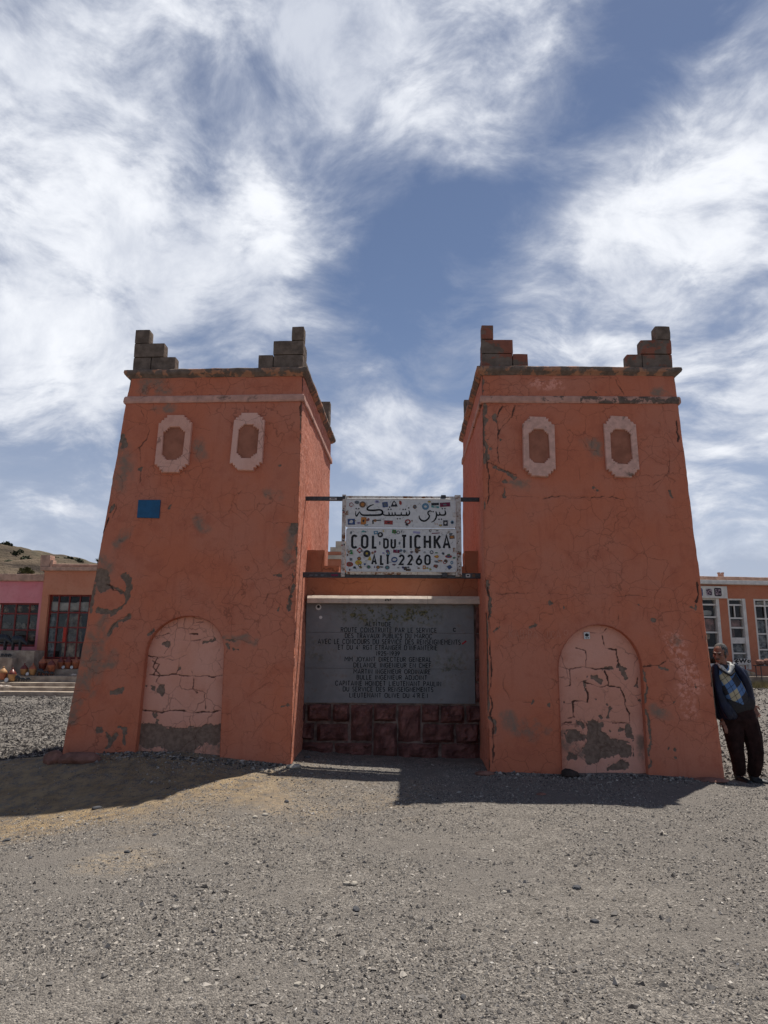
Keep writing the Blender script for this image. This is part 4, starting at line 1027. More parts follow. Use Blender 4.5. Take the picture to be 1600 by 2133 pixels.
for t, a, b, y in lines:
    x0, zlo = z4(a, y + 14); x1, zhi = z4(b, y - 14)
    sl = slabs[0] if y < 350 else slabs[1] if y < 620 else slabs[2]
    o = text_line('inscription', t, x0, x1, zlo, zhi, lambda x, y_, d: WP.w(x, y_, d), .0088, M['letter'], None, -.003); reparent(o, wall)
# small stickers and a red mark on the slate
M['stk_white'] = simple('sticker_white', (.62, .62, .60), .5, .05, 20, 0); M['stk_red'] = simple('sticker_red', (.30, .02, .03), .5, .1, 20, 0)
def disc(mb, pl, c, r, d, n=16, ry=None):
    mb.add([pl.w(c[0] + r * cos(2 * pi * k / n), c[1] + (ry or r) * sin(2 * pi * k / n), d) for k in range(n)], [tuple(range(n))[::-1]])
for (x, y, r, inner) in ((231, 163, 22, 12), (248, 240, 12, 0)):
    mb = MB(); disc(mb, WP, z4(x, y), r / 3.636 / 155, -.003); o = mb.build('sticker', M['stk_white']); reparent(o, wall)
    if inner: mb = MB(); disc(mb, WP, z4(x, y - 4), inner / 3.636 / 155, -.0036); reparent(mb.build('sticker', M['black']), wall)
mb = MB(); ribbon(mb, [z4(1318, 443), z4(1350, 418)], .022, lambda x, y_, d: WP.w(x, y_, d), -.003); reparent(mb.build('paint_mark', M['stk_red']), wall)
mb = MB(); text_line
o = text_line('paint_mark', 'C', *(lambda a, b: (a[0], b[0], a[1], b[1]))(z4(1252, 346), z4(1270, 322)), lambda x, y_, d: WP.w(x, y_, d), .012, M['letter'], None, -.003); reparent(o, wall)
mb = MB(); 
for k in range(4): a = WP.px(803 + 3.4 * k, 1250 - (k % 2), -.122); mb.add([WP.w(a[0] - .008, a[1] - .012, -.1235), WP.w(a[0] + .008, a[1] - .012, -.1235), WP.w(a[0] + .006, a[1] + .014, -.1235), WP.w(a[0] - .006, a[1] + .012, -.1235)], [(0, 1, 2, 3)])
reparent(mb.build('paint_mark', M['black']), wall)
# rusticated stones
Z6 = (600, 1430, 3.636)
rects = [(145, 140, 325, 258), (340, 140, 460, 264), (478, 142, 637, 408), (652, 140, 817, 260), (838, 148, 1003, 415), (1018, 145, 1143, 270), (1160, 150, 1330, 275), (1352, 150, 1500, 270), (60, 140, 130, 268),
         (40, 280, 193, 402), (218, 288, 450, 408), (648, 282, 824, 548), (1026, 288, 1253, 422), (1278, 288, 1440, 428), (1460, 295, 1540, 560),
         (40, 428, 338, 545), (356, 432, 632, 548), (838, 436, 1140, 555), (1168, 438, 1445, 565)]
def stone_block(a0, b0, a1, b1, seed, d_front=-.055, dback=.12):
    m_, n_ = 9, 7; V = []; Fc = []
    for j in range(n_):
        for i in range(m_):
            u, v = i / (m_ - 1), j / (n_ - 1); ed = min(u, 1 - u, v, 1 - v)
            x = a0 + (a1 - a0) * u; z = b0 + (b1 - b0) * v
            k = min(1, ed * 11); nz = float(fb2([x * 1.0], [z], 11, 3, seed)[0])
            n2 = float(fb2([x], [z], 26, 3, seed + 40)[0]); V.append(WP.w(x + nz * .03, z + n2 * .03, .022 + (d_front - .012) * k * (1 + 2.2 * nz + 1.2 * n2)))
    base = len(V); ring = list(range(m_)) + [m_ - 1 + m_ * k for k in range(1, n_)] + [m_ * (n_ - 1) + k for k in range(m_ - 2, -1, -1)] + [m_ * k for k in range(n_ - 2, 0, -1)]
    V += [Vector(V[i]) + WP.n * dback for i in ring]; R = len(ring)
    Fc += [(j * m_ + i, j * m_ + i + 1, (j + 1) * m_ + i + 1, (j + 1) * m_ + i) for j in range(n_ - 1) for i in range(m_ - 1)]
    Fc += [(ring[i], base + i, base + (i + 1) % R, ring[(i + 1) % R]) for i in range(R)]
    o = pyd('stone', V, Fc, M['stone'], None, False); reparent(o, wall)
for i, (x0, y0, x1, y1) in enumerate(rects):
    A = WP.px(Z6[0] + x0 / Z6[2], Z6[1] + y1 / Z6[2]); B = WP.px(Z6[0] + x1 / Z6[2], Z6[1] + y0 / Z6[2])
    stone_block(A[0] - .004, A[1] - .004, B[0] + .004, B[1] + .004, i * 2.7)
for i, (y0, y1) in enumerate(((1265, 1318), (1321, 1372), (1375, 1420), (1423, 1463))):   # rough stones beside the tablet
    A = WP.px(991, y1); B = WP.px(1012, y0); stone_block(A[0], A[1], B[0], B[1], 70 + i * 3., -.02)

# ------------------------------------------------------------------ the pass sign
SY = 9.43
SP = Plane((0, SY, 0), (1, -.004, 0), (0, 0, 1))
sign = thing('pass_sign', 'white enamel two-panel altitude sign covered in travel stickers, hung on steel rails', 'sign', (0.05, SY, 2.4))
def sbox(name, x0, y0, x1, y1, d0, d1, mat, bv=.004):
    a = SP.px(x0, y1, d0); b = SP.px(x1, y0, d0)
    o = pyd(name, fbox(SP, a[0], a[1], b[0], b[1], d0, d1), BOXF, mat)
    if bv: bevel(o, bv, 2)
    reparent(o, sign); return o
sbox('rail', 628, 1036, 1006, 1042, .0, .045, M['rail_steel']); sbox('rail', 622, 1194, 1008, 1202.5, .0, .045, M['rail_steel'])
sbox('post', 710, 1030, 721, 1201, -.035, -.002, M['white_rust']); sbox('post', 949.5, 1031, 960, 1201, -.035, -.002, M['white_rust'])
sbox('crossbar', 721.5, 1034, 949, 1038.5, -.02, -.004, M['white_rust']); sbox('crossbar', 721.5, 1190.5, 949, 1196.5, -.018, -.004, M['white_rust'])
sbox('clamp', 919, 1031, 929, 1041, -.045, -.021, M['rail_steel']); sbox('clamp', 921, 1193, 932, 1202, -.04, -.019, M['rail_steel'])
sbox('clamp', 713, 1033, 719, 1039, -.042, -.0355, M['steel'], .002)
def rounded(x0, y0, x1, y1, r, n=6):
    out = []
    for cx, cy, a in ((x1 - r, y1 - r, 0), (x0 + r, y1 - r, 90), (x0 + r, y0 + r, 180), (x1 - r, y0 + r, 270)):
        out += [(cx + r * cos(radians(a + 90 * k / n)), cy + r * sin(radians(a + 90 * k / n))) for k in range(n + 1)]
    return out
panels = []
for (x0, y0, x1, y1) in ((719.5, 1039, 949.5, 1098.5), (719.5, 1101, 951, 1191)):
    a = SP.px(x0, y1, -.05); b = SP.px(x1, y0, -.05); rd = .035
    R0 = rounded(a[0], a[1], b[0], b[1], rd); n = len(R0); c = ((a[0] + b[0]) / 2, (a[1] + b[1]) / 2)
    ins = lambda e: rounded(a[0] + e, a[1] + e, b[0] - e, b[1] - e, rd - e * .6)
    loops = [(R0, -.038), (R0, -.052), (ins(.004), -.056), (ins(.012), -.056), (ins(.016), -.050)]
    V = [SP.w(p[0], p[1], d) for L, d in loops for p in L]
    Fc = [(r * n + i, r * n + (i + 1) % n, (r + 1) * n + (i + 1) % n, (r + 1) * n + i) for r in range(4) for i in range(n)] + [tuple(range(4 * n, 5 * n)), tuple(range(n))[::-1]]
    o = pyd('sign_panel', V, Fc, M['panel']); reparent(o, sign); panels.append(o)
SD = -.0515
def sp2(ox, oy, sc): return lambda x, y: SP.px(ox + x / sc, oy + y / sc, SD)
zB_ = sp2(700, 1090, 5.714); zA_ = sp2(700, 1020, 5.714)
def sub(o, par): o.parent = par; o.matrix_parent_inverse = Matrix.Translation(sign.location).inverted() if par is sign else Matrix.Identity(4)
def under_panel(o, p): o.parent = p; return o          # panel meshes carry world coordinates, so do their marks
def letters(word, xs, y0, y1, par):
    for ch, (a, b) in zip(word, xs):
        A = zB_(a, y1); B = zB_(b, y0); sw = (27 if y1 - y0 > 150 else 23 if ch in 'DU' else 23) / 5.714 / 152
        mb = MB(); w = (B[0] - A[0] - sw) / (B[1] - A[1] - sw)
        for i, s_ in enumerate(glyph(ch, max(w, .001))):
            hh = (B[1] - A[1] - sw)
            ribbon(mb, [(A[0] + sw / 2 + p[0] * hh, A[1] + sw / 2 + p[1] * hh) for p in s_], sw, lambda x, y, d: SP.w(x, y, d), SD - .0004 * i)
        under_panel(mb.build('letter', M['black']), par)
letters('COL', [(178, 262), (295, 388), (425, 497)], 133, 303, panels[1])
letters('DU', [(560, 630), (648, 715)], 178, 303, panels[1])
letters('TICHKA', [(770, 850), (876, 904), (930, 1018), (1043, 1132), (1162, 1252), (1268, 1365)], 135, 309, panels[1])
letters('ALT', [(418, 490), (522, 578), (585, 645)], 370, 498, panels[1])
letters('2260', [(745, 818), (848, 918), (948, 1028), (1050, 1128)], 370, 500, panels[1])
# Arabic line traced as pen strokes (x, y, width) in zoom px
ar = [
    [(1297, 248, 12), (1303, 275, 20), (1296, 298, 22), (1262, 303, 20), (1240, 296, 20), (1232, 268, 10), (1236, 296, 18), (1215, 304, 20), (1197, 290, 18), (1190, 262, 12), (1197, 292, 18), (1190, 335, 20), (1165, 372, 16), (1133, 387, 8)],
    [(1140, 262, 10), (1118, 252, 16), (1096, 268, 18), (1098, 292, 18), (1112, 310, 18), (1100, 342, 20), (1060, 372, 22), (1018, 365, 22), (993, 335, 16), (990, 308, 8)],
    [(868, 248, 10), (876, 275, 18), (866, 298, 20), (842, 303, 20), (838, 268, 10), (840, 300, 18), (806, 304, 20), (780, 300, 18), (776, 270, 10), (776, 300, 18), (742, 304, 20), (708, 300, 18), (702, 268, 10), (704, 300, 18), (672, 303, 18), (668, 270, 10), (668, 302, 18), (636, 303, 18), (628, 268, 10), (634, 300, 18), (600, 305, 18), (566, 298, 18), (548, 272, 20)],
    [(446, 178, 10), (405, 192, 18), (372, 222, 20), (385, 242, 22), (450, 246, 24), (520, 240, 22), (552, 258, 24), (548, 288, 26), (510, 302, 26), (400, 304, 24), (320, 302, 22), (292, 282, 16), (280, 262, 10), (262, 290, 16), (245, 314, 18), (234, 296, 14), (236, 256, 8)],
]
for s_ in ar:
    c = catmull(s_, 5); pts = [zA_(p[0], p[1]) for p in c]; wd = [p[2] / 5.714 / 152 * .92 for p in c]
    mb = MB()
    for i in range(len(pts) - 1):        # short overlapping pen dabs keep sharp turns clean
        ribbon(mb, [pts[i], pts[i + 1]], [wd[i], wd[i + 1]], lambda x, y, d: SP.w(x, y, d), SD - .00012 * (i % 5)); disc(mb, SP, pts[i], wd[i] / 2, SD - .0007, 8)
    under_panel(mb.build('letter', M['black']), panels[0])
for (x, y) in ((1266, 226), (1296, 226), (1226, 352), (1255, 352), (1157, 262), (866, 217), (798, 234), (826, 234), (731, 346), (762, 346), (624, 233), (654, 233), (638, 208), (241, 225), (272, 225)):
    mb = MB(); c = zA_(x, y); r = .0125; mb.add([SP.w(c[0] + r * cos(a), c[1] + r * sin(a), SD - .0003) for a in (0, pi / 2, pi, 3 * pi / 2)], [(0, 3, 2, 1)]); under_panel(mb.build('letter_dot', M['black']), panels[0])
# stickers: (panel, x, y, w, h, shape, colour, second colour)
SC = {'r': (.32, .05, .045), 'o': (.50, .20, .05), 'k': (.03, .03, .035), 'b': (.05, .09, .22), 't': (.08, .30, .30), 'g': (.03, .22, .06), 'y': (.55, .40, .06), 'm': (.18, .02, .06), 'w': (.62, .61, .58), 'l': (.38, .36, .55), 'n': (.17, .10, .06), 'd': (.13, .15, .17), 'c': (.12, .25, .36)}
for k_, c_ in SC.items(): M['s_' + k_] = simple('sticker_' + {'r': 'red', 'o': 'orange', 'k': 'black', 'b': 'blue', 't': 'teal', 'g': 'green', 'y': 'yellow', 'm': 'maroon', 'w': 'white', 'l': 'lilac', 'n': 'brown', 'd': 'slate', 'c': 'sky'}[k_], c_, .5, .2, 160, 0, detail=2)
stk = [(0, 182, 180, 70, 70, 'blot', 'r', 'w'), (0, 316, 177, 76, 76, 'disc', 'n', 'o'), (0, 585, 178, 64, 60, 'rect', 'b', 'd'), (0, 692, 165, 84, 74, 'tri', 'k', 'w'), (0, 768, 160, 40, 60, 'blot', 'r', 'r'), (0, 940, 205, 60, 60, 'blot', 'n', 'd'), (0, 1065, 200, 84, 82, 'disc', 'c', 'w'), (0, 1180, 172, 90, 30, 'rect', 'k', 'k'), (0, 1180, 205, 90, 22, 'rect', 't', 'w'), (0, 1298, 178, 120, 50, 'rect', 'm', 'd'),
       (0, 183, 382, 84, 70, 'rect', 'b', 'w'), (0, 328, 372, 62, 88, 'rect', 'o', 'k'), (0, 485, 365, 100, 12, 'rect', 'k', 'k'), (0, 440, 388, 16, 40, 'rect', 'k', 'k'), (0, 625, 390, 100, 46, 'rect', 'r', 'k'), (0, 855, 382, 70, 60, 'disc', 'r', 'w'), (0, 1303, 398, 54, 66, 'rect', 'k', 'w'), (0, 905, 370, 20, 30, 'blot', 'n', 'n'),
       (1, 178, 112, 30, 40, 'blot', 'd', 'd'), (1, 325, 95, 60, 22, 'tri', 't', 't'), (1, 527, 137, 66, 64, 'disc', 'k', 'w'), (1, 740, 108, 44, 44, 'disc', 'd', 'w'), (1, 960, 110, 80, 26, 'rect', 'l', 'l'), (1, 1188, 118, 92, 10, 'rect', 'm', 'm'), (1, 1365, 128, 60, 40, 'blot', 'd', 'd'), (1, 1380, 165, 60, 40, 'rect', 'n', 'o'),
       (1, 180, 350, 74, 72, 'disc', 'w', 'g'), (1, 180, 348, 50, 44, 'tri', 'g', 'g'), (1, 282, 322, 74, 74, 'dia', 'r', 'w'), (1, 368, 362, 84, 84, 'disc', 'k', 'y'), (1, 402, 415, 46, 50, 'tri', 'y', 'y'), (1, 465, 338, 30, 34, 'blot', 'm', 'm'), (1, 614, 334, 42, 40, 'disc', 'b', 'r'), (1, 723, 334, 84, 38, 'rect', 'm', 'm'), (1, 963, 343, 34, 34, 'disc', 'n', 'k'), (1, 1055, 345, 24, 22, 'disc', 'd', 'w'), (1, 1138, 345, 46, 46, 'disc', 'd', 'w'), (1, 900, 342, 50, 26, 'blot', 'n', 'd'),
       (1, 695, 434, 74, 66, 'disc', 'b', 'w'), (1, 276, 420, 48, 42, 'disc', 'n', 'o'), (1, 176, 428, 50, 50, 'blot', 'd', 'd'), (1, 268, 468, 80, 58, 'disc', 'y', 'o'), (1, 162, 488, 84, 56, 'disc', 'r', 'n'), (1, 343, 488, 66, 64, 'disc', 'w', 'b'), (1, 388, 520, 46, 42, 'disc', 'd', 'g'), (1, 500, 523, 44, 40, 'disc', 'n', 'o'), (1, 610, 526, 54, 48, 'disc', 'd', 't'), (1, 295, 525, 40, 34, 'blot', 'y', 'n'), (1, 740, 527, 36, 26, 'disc', 'w', 'd'), (1, 540, 520, 60, 24, 'blot', 'd', 'n'),
       (1, 1198, 395, 66, 42, 'blot', 'o', 'y'), (1, 1340, 395, 80, 36, 'disc', 'r', 'b'), (1, 1306, 452, 46, 46, 'disc', 'n', 'k'), (1, 1378, 468, 34, 40, 'disc', 'c', 'w'), (1, 1350, 522, 80, 66, 'blot', 'd', 'b'), (1, 1186, 510, 66, 60, 'blot', 'n', 'r'), (1, 1275, 360, 40, 40, 'blot', 'd', 'k'), (1, 1190, 450, 70, 16, 'blot', 'd', 'd'), (1, 985, 535, 40, 20, 'blot', 'n', 'n'), (1, 690, 492, 60, 26, 'blot', 'd', 'm'), (1, 850, 550, 60, 10, 'rect', 'd', 'd'), (1, 755, 235, 34, 46, 'blot', 'd', 'd'), (1, 520, 240, 30, 60, 'blot', 'd', 'd')]
jr = random.Random(4)
for k in range(64):                      # small worn stickers crowding the margins
    pz_ = 0 if k < 16 else 1
    if pz_: xx_, yy_ = jr.choice([(jr.uniform(130, 420), jr.uniform(320, 560)), (jr.uniform(1140, 1410), jr.uniform(330, 560)), (jr.uniform(400, 1140), jr.uniform(318, 358)), (jr.uniform(140, 1400), jr.uniform(86, 122)), (jr.uniform(400, 1140), jr.uniform(515, 560))])
    else: xx_, yy_ = jr.choice([(jr.uniform(140, 1400), jr.uniform(130, 165)), (jr.uniform(140, 960), jr.uniform(355, 425)), (jr.uniform(1180, 1400), jr.uniform(370, 425))])
    stk.insert(0, (pz_, xx_, yy_, jr.uniform(22, 58), jr.uniform(16, 46), jr.choice(['blot', 'blot', 'disc', 'rect']), jr.choice('dnkdwrcnolwg'), jr.choice('dnwkdnyw')))
for (pi_, x, y, w, h, shp, c1, c2) in stk:
    zf = zA_ if pi_ == 0 else zB_; c = zf(x, y); hw, hh = w / 5.714 / 304, h / 5.714 / 304; rot = jr.uniform(-.12, .12)
    def mk(sc, d, cm, shape):
        mb = MB()
        if shape == 'rect': P = [(-1, -1), (1, -1), (1, 1), (-1, 1)]
        elif shape == 'dia': P = [(0, -1), (1, 0), (0, 1), (-1, 0)]
        elif shape == 'tri': P = [(-1, -1), (1, -1), (.45, .4), (0, 1), (-.5, .3)]
        elif shape == 'blot': P = [((.55 + .45 * jr.random()) * cos(2 * pi * k / 11), (.55 + .45 * jr.random()) * sin(2 * pi * k / 11)) for k in range(11)]
        else: P = [(cos(2 * pi * k / 18), sin(2 * pi * k / 18)) for k in range(18)]
        P = [(p[0] * hw * sc, p[1] * hh * sc) for p in P]; P = [(p[0] * cos(rot) - p[1] * sin(rot), p[0] * sin(rot) + p[1] * cos(rot)) for p in P]
        mb.add([SP.w(c[0] + p[0], c[1] + p[1], d) for p in P], [tuple(range(len(P)))]); return mb.build('sticker', M['s_' + cm])
    o = mk(1, SD - .0022, c1, shp); under_panel(o, panels[pi_])
    if c1 != c2:
        under_panel(mk(jr.uniform(.45, .75), SD - .0028, c2, 'blot' if jr.random() < .75 else shp), panels[pi_])
# scuffs and sticker residue
for pi_, zf, xa, xb, ya, yb, cnt in ((0, zA_, 140, 1400, 135, 430, 34), (1, zB_, 130, 1410, 85, 560, 80)):
    mb = MB()
    for k in range(cnt):
        c = zf(jr.uniform(xa, xb), jr.uniform(ya, yb)); a = jr.uniform(0, 3.1); L = jr.uniform(.006, .022); w = jr.uniform(.0015, .004)
        ribbon(mb, [(c[0] - L * cos(a), c[1] - L * sin(a)), (c[0], c[1] + jr.uniform(-.004, .004)), (c[0] + L * cos(a), c[1] + L * sin(a))], w, lambda x, y, d: SP.w(x, y, d), SD - .0031 - .00003 * k)
    sc_ = under_panel(mb.build('scuff_marks', M['s_d']), panels[pi_]); sc_['kind'] = 'stuff'
# decals on the rails and posts
for (x, y, w, h, cm) in ((694, 1039, 15, 4.5, 's_w'), (694, 1039, 9, 1.6, 's_k'), (697, 1198, 14, 4.5, 's_m'), (671, 1198, 6, 3, 's_d'), (659, 1198, 5, 3, 's_d'), (975, 1199, 9, 7, 's_w'), (975, 1199, 5, 3, 's_k'), (987, 1199, 6, 6, 's_n'), (648, 1198, 8, 2.4, 's_d')):
    c = SP.px(x, y, -.002); k = .0009 if cm == 's_k' else 0; hw, hh = w / 310, h / 310
    mb = MB(); mb.add([SP.w(c[0] - hw, c[1] - hh, -.002 - k), SP.w(c[0] + hw, c[1] - hh, -.002 - k), SP.w(c[0] + hw, c[1] + hh, -.002 - k), SP.w(c[0] - hw, c[1] + hh, -.002 - k)], [(0, 1, 2, 3)]); reparent(mb.build('sticker', M[cm]), sign)
for k in range(26):
    side = k % 2; x = (715.5 if not side else 955) + jr.uniform(-3, 3); y = jr.uniform(1120 if side else 1040, 1196); c = SP.px(x, y, -.036); r = jr.uniform(.006, .018)
    mb = MB(); P = [(r * (.5 + .5 * jr.random()) * cos(a), r * (.5 + .5 * jr.random()) * sin(a)) for a in np.linspace(0, 2 * pi, 8, endpoint=False)]
    mb.add([SP.w(c[0] + p[0], c[1] + p[1], -.0365 - k * .00004) for p in P], [tuple(range(8))]); reparent(mb.build('sticker', M[jr.choice(['s_k', 's_n', 's_w', 's_d', 's_r', 's_n'])]), sign)
for (x, y) in ((722, 1067), (722, 1140), (947, 1071), (948, 1145)):   # rusty hinges
    sbox('hinge', x - 4, y - 4, x + 4, y + 5, -.060, -.0365, M['bronze'] if False else M['white_rust'], .003)

# blue plate and sticker on the towers
pl = TL_.plane; qd = [pl.px(*p, -.03) for p in ((285, 1078), (331, 1079), (334, 1041), (288, 1041))]
M['blue'] = simple('blue_enamel', (.006, .085, .19), .45, .12, 12, .05, .002, .4)
V = [pl.w(a, b, -.030) for a, b in qd] + [pl.w(a, b, .02) for a, b in qd]
bp = pyd('wall_plate', V, [(0, 1, 2, 3), (7, 6, 5, 4), (0, 4, 5, 1), (1, 5, 6, 2), (2, 6, 7, 3), (3, 7, 4, 0)], M['blue']); bevel(bp, .003, 1)
tag(bp, 'plain blue square plate fixed to the terracotta tower wall', 'plate')
pl = TR_.plane; d0 = TR_.niche_depth - .014
def tr7(x, y, d=d0): return pl.px(1000 + x / 3.077, 1200 + y / 3.077, d)
qd = [tr7(664, 360), tr7(702, 358), tr7(706, 403), tr7(669, 405)]
o = pyd('sticker', [pl.w(a, b, d0) for a, b in qd], [(3, 2, 1, 0)], M['stk_white']); reparent(o, TR_.root)
mb = MB(); c = tr7(685, 378); mb.add([pl.w(c[0] + .03 * (.7 + .3 * (k % 2)) * cos(k * pi / 6), c[1] + .026 * (.6 + .4 * (k % 2)) * sin(k * pi / 6), d0 - .001) for k in range(12)], [tuple(range(12))]); c = tr7(680, 396); disc(mb, pl, c, .008, d0 - .001, 8); c = tr7(694, 396); disc(mb, pl, c, .012, d0 - .001, 8, .006)
reparent(mb.build('sticker', M['black']), TR_.root)
M['scratch'] = simple('scratched_plaster', (.56, .25, .165), .95, .1, 30, 0)
for t, a, b, y0, y1 in (('KABIRA', 1061.5, 1120, 1313, 1329), ('UC', 1141, 1155, 1315, 1330), ('A', 1160, 1168, 1313, 1330), ('O', 1175.5, 1183, 1313, 1323)):
    A = pl.px(a, y1, -.03); B = pl.px(b, y0, -.03)
    o = text_line('scratched_letters', t, A[0], B[0], A[1], B[1], lambda x, y_, d: pl.w(x, y_, d), .0055, M['scratch'], None, -.028); reparent(o, TR_.root)

# footing stones and loose rocks
def rock(name, c, r, seed, mat, sub=2):
    bm = bmesh.new(); bmesh.ops.create_icosphere(bm, subdivisions=sub, radius=1); P = np.array([v.co[:] for v in bm.verts])
    k = 1 + fbm(P + seed * 7.7, 1.6, 3) * .75; P = P * k[:, None] * np.array(r)
    for v, p in zip(bm.verts, P): v.co = p
    me = bpy.data.meshes.new(name); bm.to_mesh(me); bm.free(); o = link(name, me, mat); o.location = c; return o
M['rock_pink'] = simple('pinkish_rock', (.25, .13, .10), .95, .2, 8, .6, .01, .1); M['rock_dark'] = simple('dark_rock', (.06, .045, .04), .95, .25, 9, .6, .01, .1); M['rock_pale'] = simple('pale_rock', (.42, .38, .32), .95, .15, 12, .5, .006, .1); M['rock_grey'] = simple('grey_rock', (.10, .10, .105), .9, .2, 12, .5, .006, .15)
def on_ground(px, py):
    r = ray(px, py); t = 3.0
    for _ in range(60):
        p = O + r * t; e = p.z - gz(p.x, p.y)
        if e < .002: break
        t += max(e / max(-r.z, .05), .004) * .7
    return O + r * t
for i, (px, py, r, mt, lb, rz) in enumerate([
        (112, 1606, (.14, .12, .10), 'rock_pink', 'reddish footing boulder at the outer corner below the peeling tower', .2),
        (165, 1590, (.26, .16, .075), 'rock_pink', 'flat reddish footing slab under the peeling tower corner', .1),
        (1187, 1603, (.10, .085, .075), 'rock_dark', 'dark round rock lying at the foot of the flaked niche', 0),
        (612, 1600, (.09, .07, .035), 'rock_pale', 'pale broken stone at the inner foot of the tower with the blue plate', .3),
        (1008, 1605, (.12, .07, .035), 'rock_pink', 'tan flat stone at the inner foot of the tower with the sticker', .1),
        (1478, 1624, (.20, .10, .035), 'rock_pink', 'flat tan footing slab beside the standing man', -.2),
        (1128, 1655, (.055, .045, .015), 'rock_pink', 'flat orange-brown stone lying in the tower shadow', .4),
        (203, 1684, (.055, .035, .022), 'rock_grey', 'grey oval stone at the edge of the mound shadow', .3)]):
    p = on_ground(px, py)
    if p.y > 8.64: p = atY(px, py, 8.62)
    o = rock('rock', (p.x, p.y, gz(p.x, p.y) + r[2] * .25), r, i + 1, M[mt]); o.rotation_euler.z = rz; tag(o, lb, 'rock')
for i, (px, py, s, mt) in enumerate([(552, 1699, .02, 'rock_pale'), (531, 1703, .018, 'rock_pale'), (597, 1671, .02, 'rock_grey'), (723, 1843, .018, 'rock_pale'), (738, 1843, .018, 'rock_pale'), (742, 1896, .02, 'rock_grey'), (1201, 1851, .02, 'rock_grey'), (14, 1752, .022, 'rock_grey'), (63, 1788, .014, 'rock_grey'), (265, 1776, .017, 'rock_grey'), (620, 2052, .013, 'rock_pale'), (389, 2044, .012, 'rock_pale'), (1239, 1921, .016, 'rock_grey'), (1050, 1860, .013, 'rock_pale'), (322, 1740, .015, 'rock_grey'), (1385, 1740, .016, 'rock_pale'), (1262, 1735, .015, 'rock_pale'), (965, 2080, .012, 'rock_grey'), (1496, 1960, .013, 'rock_pale'), (640, 1590, .03, 'rock_grey')]):
    p = on_ground(px, py); o = rock('stone', (p.x, p.y, gz(p.x, p.y) + s * .35), (s * 1.5, s, s * .75), 20 + i, M[mt], 2); o.rotation_euler.z = i
    pale = mt == 'rock_pale'
    tag(o, 'small %s stone loose on the gravel forecourt' % ('pale' if pale else 'dark grey'), 'stone', 'pale loose stones' if pale else 'dark loose stones')
# thin crumbled debris along the tower feet
n = 2600
xx = np.concatenate([RNG.uniform(-3.9, -1.0, n // 2), RNG.uniform(1.15, 4.1, n // 2)]); yy = 8.72 - np.abs(RNG.normal(0, .14, n)) + .16 * (xx < -2.5)
deb = chips('crumbled_plaster', xx, yy, RNG.lognormal(math.log(.009), .5, n).clip(.004, .03), -.1)
tag(deb, 'crumbled dark debris along the feet of both towers', 'debris', kind='stuff')
# ------------------------------------------------------------------ shops behind
M['pink'] = plaster('pink_shop_paint', (.62, .21, .235), (.64, .26, .275), (.52, .16, .18), 3, .25)
M['shop_orange'] = plaster('orange_shop_paint', (.50, .20, .12), (.52, .23, .145), (.42, .16, .09), 3, .25)
M['shop_orange2'] = plaster('bright_orange_shop_paint', (.45, .165, .095), (.46, .19, .115), (.37, .13, .072), 3, .3)
M['coping'] = simple('pinkish_coping', (.52, .33, .25), .95, .18, 5, .5, .02, .1)
M['concrete_pale'] = simple('weathered_step_concrete', (.40, .335, .265), .95, .2, 4, .5, .02, .1, c2=(.24, .19, .15))
M['red_frame'] = simple('red_painted_iron', (.22, .028, .022), .55, .2, 9, .1, .003, .35)
M['white_frame'] = simple('white_painted_frame', (.66, .63, .58), .6, .1, 6, .1, .003, .3)
M['cream'] = simple('cream_parapet', (.55, .48, .38), .9, .12, 4, .3, .01, .1)
M['clay'] = simple('glazed_clay', (.36, .115, .055), .45, .15, 9, .05, .003, .4); M['clay_dark'] = simple('dark_glazed_clay', (.17, .035, .022), .35, .2, 9, .05, .003, .5); M['clay_tan'] = simple('tan_clay', (.45, .24, .10), .55, .15, 9, .05, .003, .35)
M['blackwood'] = simple('black_polished_carving', (.012, .014, .020), .3, .2, 12, .05, .003, .5)
M['textile'] = simple('folded_textile', (.45, .25, .21), .95, .35, 3.0, .6, .02, .1, c2=(.13, .09, .08)); M['textile_grey'] = simple('grey_patterned_textile', (.34, .34, .33), .95, .35, 7, .5, .02, .1, c2=(.06, .065, .07)); M['fossil'] = simple('fossil_stone', (.48, .37, .26), .9, .3, 5, .7, .03, .1, c2=(.14, .10, .075)); M['cloth_white'] = simple('pale_cloth', (.50, .46, .40), .95, .2, 4, .5, .02, .1)
def glass_mat():
    m = bpy.data.materials.new('window_glass'); m.use_nodes = True; m.node_tree.nodes.clear(); gg = G(m.node_tree)
    t = gg.n('ShaderNodeBsdfTransparent'); t.inputs[0].default_value = (.94, .95, .95, 1); s = gg.n('ShaderNodeBsdfGlossy'); s.inputs['Roughness'].default_value = .06; s.inputs[0].default_value = (.8, .82, .85, 1)
    f = gg.n('ShaderNodeFresnel'); f.inputs[0].default_value = 1.5; mx = gg.n('ShaderNodeMixShader')
    gg.set(mx.inputs[0], gg.m('MULTIPLY', f.outputs[0], .32)); m.node_tree.links.new(t.outputs[0], mx.inputs[1]); m.node_tree.links.new(s.outputs[0], mx.inputs[2])
    o = gg.n('ShaderNodeOutputMaterial'); m.node_tree.links.new(mx.outputs[0], o.inputs[0]); return m
M['glass'] = glass_mat()

